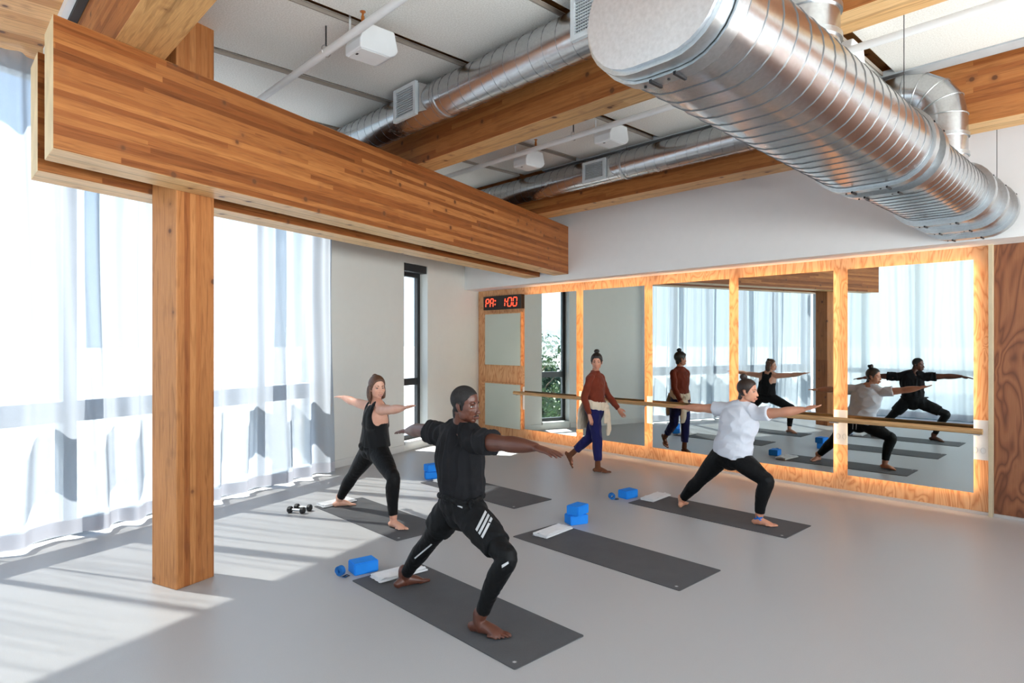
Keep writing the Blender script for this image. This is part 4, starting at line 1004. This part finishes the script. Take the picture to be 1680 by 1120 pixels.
warrior('woman', (-3.2, 6.14, 0), 'person with dark top bun and white t-shirt lunging nearest the mirrors', M['skin_tan'], J2, K2, build_white, .0048)

# ---- woman in black tank top, back mat
def build_back(root, base, body, J, k):
    J['neck_v'] = Vector(J['neck']); Mh = J['Mh']
    scalp(root, base, body, Mh, M['hair_brown'], .010, LINE_W)
    bm = bmesh.new(); ell(bm, (0, -.058, .112), (.030, .038, .030), Mh)
    # long straight hair falling to the shoulders
    R3 = Mh.to_3x3()
    for x, y, zb, r in ((-.055, -.045, -.15, .026), (-.03, -.075, -.19, .030), (0, -.088, -.20, .030), (.03, -.078, -.19, .030), (.056, -.048, -.16, .026), (-.068, -.012, -.11, .018), (.068, -.012, -.12, .018)):
        loft(bm, [Mh @ V3(x*.8, y*.7, .06), Mh @ V3(x*1.12, y, -.01), Mh @ V3(x*1.15, y*1.02, -.09), Mh @ V3(x*.95, y*.98, zb)], [r*.8, r, r*.95, r*.35], ref=R3 @ V3(1, 0, 0), n=10, sub=4)
    put('long_hair', solidify_union(bm, .0042, 3), M['hair_brown'], root, base, folds(.003, (90, 90, 6), 2))
    leggings(root, base, J, k, M['legging'], infl=.006, tend=6.8, top=.30)
    # racer-back tank with a loose cropped hem
    bm = bmesh.new(); hip, sh, tr = J['hip'], J['sh'], J['tr']; nk = J['neck_v']
    loft(bm, [hip.lerp(sh, .16), hip.lerp(sh, .32), hip.lerp(sh, .5), hip.lerp(sh, .68)], [(.190, .150), (.178, .138), (.165, .126), (.168, .126)], ref=J['lat'], n=32, sub=5, rc=(False, True))
    for yy in (-1, 1):
        c = V3(0, yy*.068, 0)
        loft(bm, [hip.lerp(sh, .6)+c*1.1, hip.lerp(sh, .8)+c*1.05, hip.lerp(sh, .97)+c*.80], [(.140, .058), (.104, .058), (.090, .050)], ref=J['lat'], n=18, sub=5)
    for s in (-1, 1):
        q = J['lat']*(s*.072)
        loft(bm, [hip.lerp(sh, .86)+q*.8+V3(0, -.098, 0), sh+q*1.0+V3(0, -.055, .045), sh+q*1.0+V3(0, 0, .068), sh+q*1.0+V3(0, .055, .045), hip.lerp(sh, .86)+q*.8+V3(0, .098, 0)], [(.026, .016)]*5, ref=J['lat'], n=10, sub=5)
    # tied bunch at the back of the hem
    ell(bm, hip.lerp(sh, .16)+V3(-.03, -.145, .0), (.03, .025, .03)); ell(bm, hip.lerp(sh, .11)+V3(-.01, -.15, .0), (.022, .02, .03))
    put('tank_top', solidify_union(bm, .0055, 4), M['tank'], root, base, folds(.008, (14, 14, 4), 6))
J3 = dict(shL=(-5.90, 3.48, 1.145), shR=(-5.53, 3.42, 1.145), hpL=(-5.87, 3.48, .69), hpR=(-5.65, 3.45, .69), neck=(-5.70, 3.45, 1.215),
    elL=(-6.18, 3.46, 1.175), wrL=(-6.42, 3.46, 1.21), tipL=(-6.60, 3.46, 1.215), elR=(-5.29, 3.36, 1.165), wrR=(-5.07, 3.36, 1.20), tipR=(-4.90, 3.36, 1.23),
    thumbL=(0, 1, 0), thumbR=(0, 1, 0), palmR=(.2, 0, 1), head=(-5.655, 3.43, 1.355), face=(.93, -.12, -.02),
    knL=(-6.17, 3.44, .375), anL=(-6.40, 3.40, .075), knR=(-5.26, 3.37, .50), anR=(-5.305, 3.40, .08), toeL=(.25, .8, 0), toeR=(.96, .12, 0), innerL=(1, 0, 0), innerR=(-.3, .94, 0), calfL=(-.3, -.5, 0), calfR=(-1, -.2, 0), gz=.008, glute=(0, -.045, .0))
K3 = dict(w=(1.02, 1.08), head=1.0, neck=.92, arm=1.06, leg=1.12, foot=.98, jaw=.88, nose=.85, lip=M['lip'], brow=M['hair_brown'], smile=1.0)
warrior('woman', (-5.75, 3.45, 0), 'person with long brown hair in a black tank top lunging on the sunlit mat', M['skin_light'], J3, K3, build_back, .0048)

# ---- woman walking past the mirrors
def build_walker(root, base, body, J, k):
    J['neck_v'] = Vector(J['neck']); Mh = J['Mh']; fwd = J['fwd']
    def bun(b): ell(b, (0, -.035, .156), (.040, .040, .030), Mh); ell(b, (0, .058, .080), (.052, .026, .024), Mh)
    scalp(root, base, body, Mh, M['hair_black'], .013, [(z, y+.006) for z, y in LINE_W], extra=bun)
    bm = bmesh.new(); hip, sh, tr = J['hip'], J['sh'], J['tr']
    # cropped loose trousers
    loft(bm, [J['torso'][0], J['torso'][1], hip.lerp(sh, .12), hip.lerp(sh, .32)], [(.135, .108), (.178, .132), (.168, .124), (.150, .110)], ref=J['lat'], n=28, sub=5, rc=(True, False))
    for s in 'LR':
        loft(bm, J['legpts'+s], [r+(.010, .012, .016, .020, .022, .018, .022, .026)[i] for i, r in enumerate(J['legrad'+s])], ref=fwd, n=22, sub=5, t1=6.45, rc=(True, False))
    put('trousers', solidify_union(bm, .006, 4), M['navy'], root, base, folds(.007, (14, 14, 7), 4))
    # long-sleeved jumper
    bm = bmesh.new()
    loft(bm, [hip.lerp(sh, .30), hip.lerp(sh, .45), hip.lerp(sh, .72), hip.lerp(sh, .93)+V3(0, 0, .012), Vector(J['neck']).lerp(sh, .4), Vector(J['neck'])+V3(0, 0, .02)], [(.165, .125), (.160, .120), (.178, .128), (.168, .102), (.082, .072), (.062, .060)], ref=J['lat'], n=32, sub=5, rc=(True, False))
    for s in 'LR':
        shp, el, wr = [Vector(J[q+s]) for q in ('sh', 'el', 'wr')]; inn = sh.lerp(shp, .5)+V3(0, 0, -.02)
        nk = Vector(J['neck']); loft(bm, [nk, nk.lerp(shp, .5), shp.lerp(nk, .1)], [.046, .048, .046], ref=fwd, n=14, sub=4)
        loft(bm, [inn, shp, shp.lerp(el, .5), el, el.lerp(wr, .5), wr], [.044, .053, .050, .047, .044, .034], ref=fwd, n=20, sub=4, rc=(True, False))
    put('jumper', solidify_union(bm, .006, 4), M['rust'], root, base, folds(.007, (12, 12, 9), 4))
    # cream jumper tied round the waist
    c = hip.lerp(sh, .30); bm = bmesh.new(); pts = []
    for q in range(25):
        a = 2*PI*q/24; pts.append(c+J['lat']*(.178*math.cos(a))+fwd*(.142*math.sin(a))+V3(0, 0, -.04*math.sin(a)-.02))
    loft(bm, pts, [(.058, .014)]*25, ref=(0, 0, 1), n=12, sub=2)
    kf = c+fwd*.15+J['lat']*(-.02)+V3(0, 0, -.07); ell(bm, kf, (.045, .04, .038))
    loft(bm, [kf, kf-J['lat']*.03+V3(0, 0, -.12)+fwd*.01, kf-J['lat']*.045+V3(0, 0, -.27)+fwd*.02, kf-J['lat']*.05+V3(0, 0, -.40)], [(.045, .022), (.055, .022), (.060, .022), (.052, .018)], ref=J['lat'], n=14, sub=4)
    loft(bm, [kf, kf+J['lat']*.04+V3(0, 0, -.10)+fwd*.01, kf+J['lat']*.05+V3(0, 0, -.22)+fwd*.01], [(.04, .02), (.045, .02), (.04, .016)], ref=J['lat'], n=14, sub=4)
    # the body of the jumper hangs behind
    loft(bm, [c-fwd*.125+V3(0, 0, .0), c-fwd*.165+V3(0, 0, -.12), c-fwd*.185+V3(0, 0, -.28), c-fwd*.20+V3(0, 0, -.38)], [(.155, .018), (.170, .020), (.165, .018), (.150, .014)], ref=J['lat'], n=20, sub=5)
    put('tied_jumper', solidify_union(bm, .006, 4), M['cream'], root, base, folds(.010, (16, 16, 5), 4))
    for s in 'LR':
        bm = bmesh.new(); an = Vector(J['an'+s]); kn = Vector(J['kn'+s]); up = (kn-an).normalized()
        loft(bm, [an+up*.10, an+up*.03, an-up*.01], [.037, .040, .041], ref=fwd, n=16, sub=3, rc=(True, True))
        add_foot(bm, an, J['toe'+s], J['inner'+s], J['gz'], k['foot']*1.06, J.get('tilt'+s, 0), .036)
        put('sock', solidify_union(bm, .005, 4), M['sock'], root, base)
f4 = Vector((.92, .39, 0)).normalized(); l4 = Vector((.39, -.92, 0)).normalized()   # forward and her right
def W4(f, r, z): p = Vector((-5.68, 6.97, 0))+f4*f+l4*r; return (p.x, p.y, z)
J4 = dict(shL=W4(.03, -.155, 1.33), shR=W4(-.03, .155, 1.33), hpL=W4(.0, -.085, .84), hpR=W4(0, .085, .84), neck=W4(0, 0, 1.405),
    elL=W4(.12, -.20, 1.08), wrL=W4(.28, -.20, .88), tipL=W4(.38, -.20, .74), elR=W4(-.10, .195, 1.06), wrR=W4(-.03, .20, .83), tipR=W4(.02, .19, .66),
    palmL=(0, 1, 0), palmR=(-1, 0, 0), thumbL=tuple(f4), thumbR=tuple(f4), head=W4(.02, .0, 1.545), face=(.60, -.80, -.05),
    knR=W4(.05, .075, .45), anR=W4(.05, .05, .085), knL=W4(-.10, -.05, .47), anL=W4(-.36, -.03, .22), toeL=tuple(f4), toeR=tuple(f4), innerL=tuple(l4), innerR=tuple(-l4), gz=.005, fwd=f4)
J4['tiltL'] = 0
K4 = dict(w=(.94, .95), head=.98, neck=.86, arm=.82, leg=.88, foot=.95, jaw=.88, nose=.85, lip=M['lip'], brow=M['hair_black'])
#--PART4
J4['tiltL'] = -1.0
warrior('walker', (-5.66, 6.98, 0), 'person in a rust jumper and navy trousers walking past the mirrors', M['skin_mid'], J4, K4, build_walker, .0052)

# ================================================================== FLOOR THINGS
def rolled(name, x0, x1, y0, y1, label, sag=0):
    cx, cyy = (x0+x1)/2, (y0+y1)/2; t = empty('yoga_mat', (cx, cyy, 0), sag); tag(t, label, 'mat', 'charcoal exercise mats')
    a, b = (x1-x0)/2, (y1-y0)/2
    bm = bmesh.new(); n = 5; c = []
    for sx, sy in ((1, 1), (-1, 1), (-1, -1), (1, -1)):
        a0 = {(1, 1): 0, (-1, 1): 90, (-1, -1): 180, (1, -1): 270}[(sx, sy)]
        for q in range(n): an = math.radians(a0+90*q/(n-1)); c.append((sx*(a-.012)+.012*math.cos(an), sy*(b-.012)+.012*math.sin(an)))
    prism(bm, c, .0008, .006); link_bm('mat_sheet', bm, M['mat'], parent=t)
    # small pale emblem near the corner of the right end
    bm = bmesh.new(); ox, oy = a-.06, -b+.055; R = .016
    P = []
    for q in range(16):
        r = R if q % 2 == 0 else R*.42; an = 2*PI*q/16; P.append((ox+r*math.cos(an), oy+r*math.sin(an)))
    prism(bm, P, .0061, .0066); link_bm('emblem', bm, M['reflect'], parent=t)
    return t
rolled('m', -4.345, -2.54, 2.415, 3.01, 'charcoal exercise mat under the person in the black t-shirt')
rolled('m', -4.30, -2.52, 4.06, 4.67, 'empty charcoal exercise mat with a folded towel, middle of the front row')
rolled('m', -4.31, -2.52, 5.87, 6.46, 'charcoal exercise mat under the person in the white t-shirt')
rolled('m', -6.60, -4.93, 3.20, 3.80, 'charcoal exercise mat under the person in the tank top')
rolled('m', -6.78, -5.01, 4.75, 5.36, 'empty charcoal exercise mat in the back row, half hidden by the man')

def block(x, y, z, rz, label):
    """foam brick 23 x 15 x 10 cm, bevelled edges, shallow emblem on top; stands 10 cm tall"""
    bm = bmesh.new(); box(bm, (-.1, -.07, .0), (.1, .07, .093))
    bmesh.ops.bevel(bm, geom=list(bm.edges), offset=.007, segments=2, affect='EDGES')
    t = empty('yoga_block', (x, y, z), rz); link_bm('foam_body', bm, M['foam'], parent=t)
    m = bmesh.new(); pts = [(.032*math.cos(a), .016*math.sin(a), .0935) for a in (2*PI*q/20 for q in range(21))]; tube(m, pts, .0012, 5); link_bm('embossed_ring', m, M['foam'], parent=t)
    tag(t, label, 'yoga block', 'blue foam yoga blocks'); return t
block(-4.47, 2.585, .001, math.radians(82), 'single blue foam block at the head of the nearest mat')
block(-4.19, 4.84, .001, math.radians(70), 'lower blue foam block of the stack beside the middle mat')
block(-4.18, 4.85, .096, math.radians(97), 'upper blue foam block of the stack beside the middle mat')
block(-4.47, 6.09, .001, math.radians(85), 'single blue foam block at the head of the mat nearest the mirrors')
block(-6.90, 5.03, .001, math.radians(62), 'lower blue foam block of the stack by the back mat')
block(-6.92, 5.05, .096, math.radians(80), 'upper blue foam block of the stack by the back mat')

def towel(x, y, rz, label, seed, lx=.17, ly=.42):
    """three-layer folded towel, longest side along local Y"""
    t = empty('folded_towel', (x, y, .007), rz); tag(t, label, 'towel', 'folded white towels')
    bm = bmesh.new(); nx, ny = 16, 30; lay = []
    for L in range(3):
        z0 = .003+L*.0095; ta = .0088
        s = 1-.03*L
        G = {}
        for side in (0, 1):
            for i in range(nx+1):
                for j in range(ny+1):
                    u, v = i/nx*2-1, j/ny*2-1
                    ex = abs(u)**8; ey = abs(v)**10; th = ta*max(.0, 1-max(ex, ey)*.9)
                    wob = .006*noise.noise(Vector((u*2, v*3, seed+L))); px = u*lx/2*s*1.0+.008*noise.noise(Vector((v*3, L, seed)))*abs(u); py = v*ly/2*s+.008*noise.noise(Vector((u*3, L+5, seed)))*abs(v)
                    z = z0+ta/2+(th/2 if side else -th/2)+(max(0, wob)*(L+1)*.7 if L else 0)+.0016*noise.noise(Vector((px*60, py*60, seed+L)))
                    G[side, i, j] = bm.verts.new((px, py, max(.0005, z)))
        for side in (0, 1):
            for i in range(nx):
                for j in range(ny):
                    q = (G[side, i, j], G[side, i+1, j], G[side, i+1, j+1], G[side, i, j+1]); bm.faces.new(q if side else tuple(reversed(q)))
        for i in range(nx):
            for j in (0, ny): 
                q = (G[0, i, j], G[0, i+1, j], G[1, i+1, j], G[1, i, j]); bm.faces.new(q if j == 0 else tuple(reversed(q)))
        for j in range(ny):
            for i in (0, nx):
                q = (G[0, i, j], G[0, i, j+1], G[1, i, j+1], G[1, i, j]); bm.faces.new(q if i == nx else tuple(reversed(q)))
        if L < 2: # rolled fold edge joining this layer to the next
            e = (lx/2*s-.004)*(1 if L == 0 else -1)
            loft(bm, [(e, -ly/2*s*.97, z0+.0095), (e, 0, z0+.0095), (e, ly/2*s*.97, z0+.0095)], [(.0085, .007)]*3, n=10, sub=5)
    link_bm('towel_layers', bm, M['towel'], parent=t, smooth=True)
    return t
towel(-4.20, 2.745, math.radians(-4), 'folded white towel on the nearest mat behind the bare rear foot', 1)
towel(-4.12, 4.42, math.radians(6), 'folded white towel on the empty mat in the middle', 2)
towel(-4.21, 6.27, math.radians(5), 'folded white towel on the mat nearest the mirrors', 3)
towel(-6.535, 3.44, math.radians(3), 'folded white towel on the sunlit mat by the black dumbbells', 4)
towel(-6.62, 5.10, math.radians(2), 'folded white towel on the back mat beside the stacked blocks', 5)

def strap(x, y, rz, label):
    t = empty('yoga_strap', (x, y, 0), rz); tag(t, label, 'strap', 'rolled blue straps')
    bm = bmesh.new(); P = []
    for q in range(90):
        a = q/16*2*PI; r = .012+.0048*a/(2*PI)*1.0; P.append((r*math.cos(a), r*math.sin(a)))
    P = [(p[0], p[1]) for p in P]; R = []
    for i, p in enumerate(P):
        d = Vector(p).normalized()*.0016
        R.append([(p[0]-d.x, -.019, p[1]-d.y+.042), (p[0]+d.x, -.019, p[1]+d.y+.042), (p[0]+d.x, .019, p[1]+d.y+.042), (p[0]-d.x, .019, p[1]-d.y+.042)])
    rings(bm, R); link_bm('webbing', bm, M['strap'], parent=t)
    bm = bmesh.new(); tube(bm, [(.045, -.022, .012), (.075, -.022, .010), (.075, .022, .010), (.045, .022, .012), (.045, -.022, .012)], .0035, 8); link_bm('buckle', bm, M['dark_metal'], parent=t, smooth=True)
    bm = bmesh.new(); box(bm, (.03, -.017, .002), (.062, .017, .006)); link_bm('loose_end', bm, M['strap'], parent=t)
    return t
strap(-4.50, 2.40, math.radians(20), 'rolled blue strap with dark buckle beside the single block of the nearest mat')
strap(-4.53, 5.86, math.radians(50), 'rolled blue strap beside the single block near the mirrors')

def dumbbell(x, y, rz, label):
    t = empty('dumbbell', (x, y, .001), rz); tag(t, label, 'dumbbell', 'pair of black dumbbells'); r = .034
    bm = bmesh.new(); loft(bm, [(0, -.06, r), (0, -.03, r), (0, 0, r), (0, .03, r), (0, .06, r)], [.011, .013, .0145, .013, .011], n=14, sub=3, rc=(False, False)); link_bm('handle', bm, M['steel'], parent=t, smooth=True)
    for s in (-1, 1):
        bm = bmesh.new()
        prof = [(.052, .022), (.056, .033), (.064, .034), (.088, .034), (.096, .029), (.098, .018)]
        R = [[(rr/math.cos(PI/8)*math.cos(2*PI*q/8+PI/8), s*yy, r+rr/math.cos(PI/8)*math.sin(2*PI*q/8+PI/8)) for q in range(8)] for yy, rr in prof]
        rings(bm, R); bmesh.ops.recalc_face_normals(bm, faces=bm.faces); h = link_bm('weight_head', bm, M['black'], parent=t, bevel=.002)
        bm = bmesh.new(); cyl(bm, (0, s*.0975, r), (0, s*.0995, r), .013, 16); link_bm('end_disc', bm, M['dark_metal'], parent=h)
    return t
dumbbell(-6.535, 3.045, math.radians(-55), 'black dumbbell of the pair lying nearer the curtain wall')
dumbbell(-6.485, 2.945, math.radians(-55), 'black dumbbell of the pair lying nearer the camera')

# ================================================================== OUTSIDE
bm = bmesh.new(); box(bm, (-900, -900, -4.9), (900, 900, -4.5)); struct('ground_outside', bm, M['asphalt'])
leafM = [plain('leaf_green', (62, 84, 34), .6, vary=.35, nscale=3), plain('leaf_pale', (100, 112, 48), .6, vary=.3, nscale=3), plain('leaf_deep', (34, 62, 38), .6, vary=.35, nscale=3)]
M['bark'] = plain('bark', (88, 72, 58), .9, vary=.2)
def tree(x, y, h, cr, seed, mat, label):
    rnd = random.Random(seed); t = empty('tree', (x, y, -4.5)); tag(t, label, 'tree', 'leafy trees outside')
    bm = bmesh.new(); loft(bm, [(0, 0, 0), (.1, 0, h*.3), (0, .1, h*.6), (.05, 0, h*.85)], [.22, .17, .11, .05], ref=(1, 0, 0), n=10, sub=3)
    tips = []
    for q in range(7):
        a = rnd.uniform(0, 2*PI); z = h*rnd.uniform(.35, .65); e = (cr*.75*math.cos(a), cr*.75*math.sin(a), z+h*.22); tips.append(e); loft(bm, [(0, 0, z), (e[0]*.5, e[1]*.5, z+h*.1), e], [.08, .05, .02], ref=(0, 0, 1), n=6, sub=2)
    link_bm('trunk', bm, M['bark'], parent=t, smooth=True)
    bm = bmesh.new(); cs = [(rnd.gauss(0, cr*.38), rnd.gauss(0, cr*.38), h*rnd.uniform(.42, .92), cr*rnd.uniform(.32, .5)) for _ in range(14)]
    for q in range(5200):
        c = rnd.choice(cs); v = Vector((rnd.gauss(0, 1), rnd.gauss(0, 1), rnd.gauss(0, 1))).normalized()*c[3]*rnd.uniform(.6, 1.05); p = Vector(c[:3])+v
        n = (v.normalized()+Vector((rnd.uniform(-.8, .8), rnd.uniform(-.8, .8), rnd.uniform(-.4, .9)))).normalized(); a = n.orthogonal().normalized(); b = n.cross(a); s = rnd.uniform(.07, .14)
        vs = [bm.verts.new(p+a*s), bm.verts.new(p+b*s*.55+n*.02), bm.verts.new(p-a*s), bm.verts.new(p-b*s*.55+n*.02)]; bm.faces.new(vs)
    link_bm('foliage', bm, mat, parent=t)
for i, (x, y, h, cr) in enumerate(((-19.0, -3.0, 6.4, 2.0), (-26.5, -9.0, 7.2, 2.3), (-20.5, -6.3, 5.4, 1.4), (-31, -13.5, 7.2, 2.4), (-28, -3.5, 6.4, 2.4))):
    tree(x, y, h, cr, 40+i, leafM[i % 3], ['pale green tree outside, reflected low in the leftmost mirror', 'tall yellow-green tree outside, reflected in the leftmost mirror', 'low dark green tree nearest outside, reflected in the leftmost mirror',
         'distant green tree outside, reflected at the left edge of the leftmost mirror', 'bushy green tree outside behind the nearer reflected trees'][i])
bm = bmesh.new(); G = []
for i in range(61):
    row = []
    for j in range(21):
        a = math.radians(200+33*i/60); R = 420+j*22; e = min(1, min(i, 60-i)/8); hh = (34+14*noise.noise(Vector((i*.13, 2, 0)))+5*noise.noise(Vector((i*.6, 5, 0))))*math.sin(min(1, j/14)*PI/2)*e
        row.append(bm.verts.new((R*math.cos(a), R*math.sin(a), -4.4+hh+(3*noise.noise(Vector((i*.9, j*.9, 1))) if j > 2 else 0))))
    G.append(row)
for i in range(60):
    for j in range(20): bm.faces.new((G[i][j], G[i+1][j], G[i+1][j+1], G[i][j+1]))
bmesh.ops.recalc_face_normals(bm, faces=bm.faces)
hm = N('hazy_hillside'); hv = hm.coord(); hm.base(hm.ramp(hm.noise(hv, .06, 6), [(.35, lin((40, 66, 78))), (.65, lin((78, 104, 116)))])); hm.rough(.9)  # blue-grey tone paints distance haze into the hill colour
struct('hills', bm, hm.m, smooth=True)
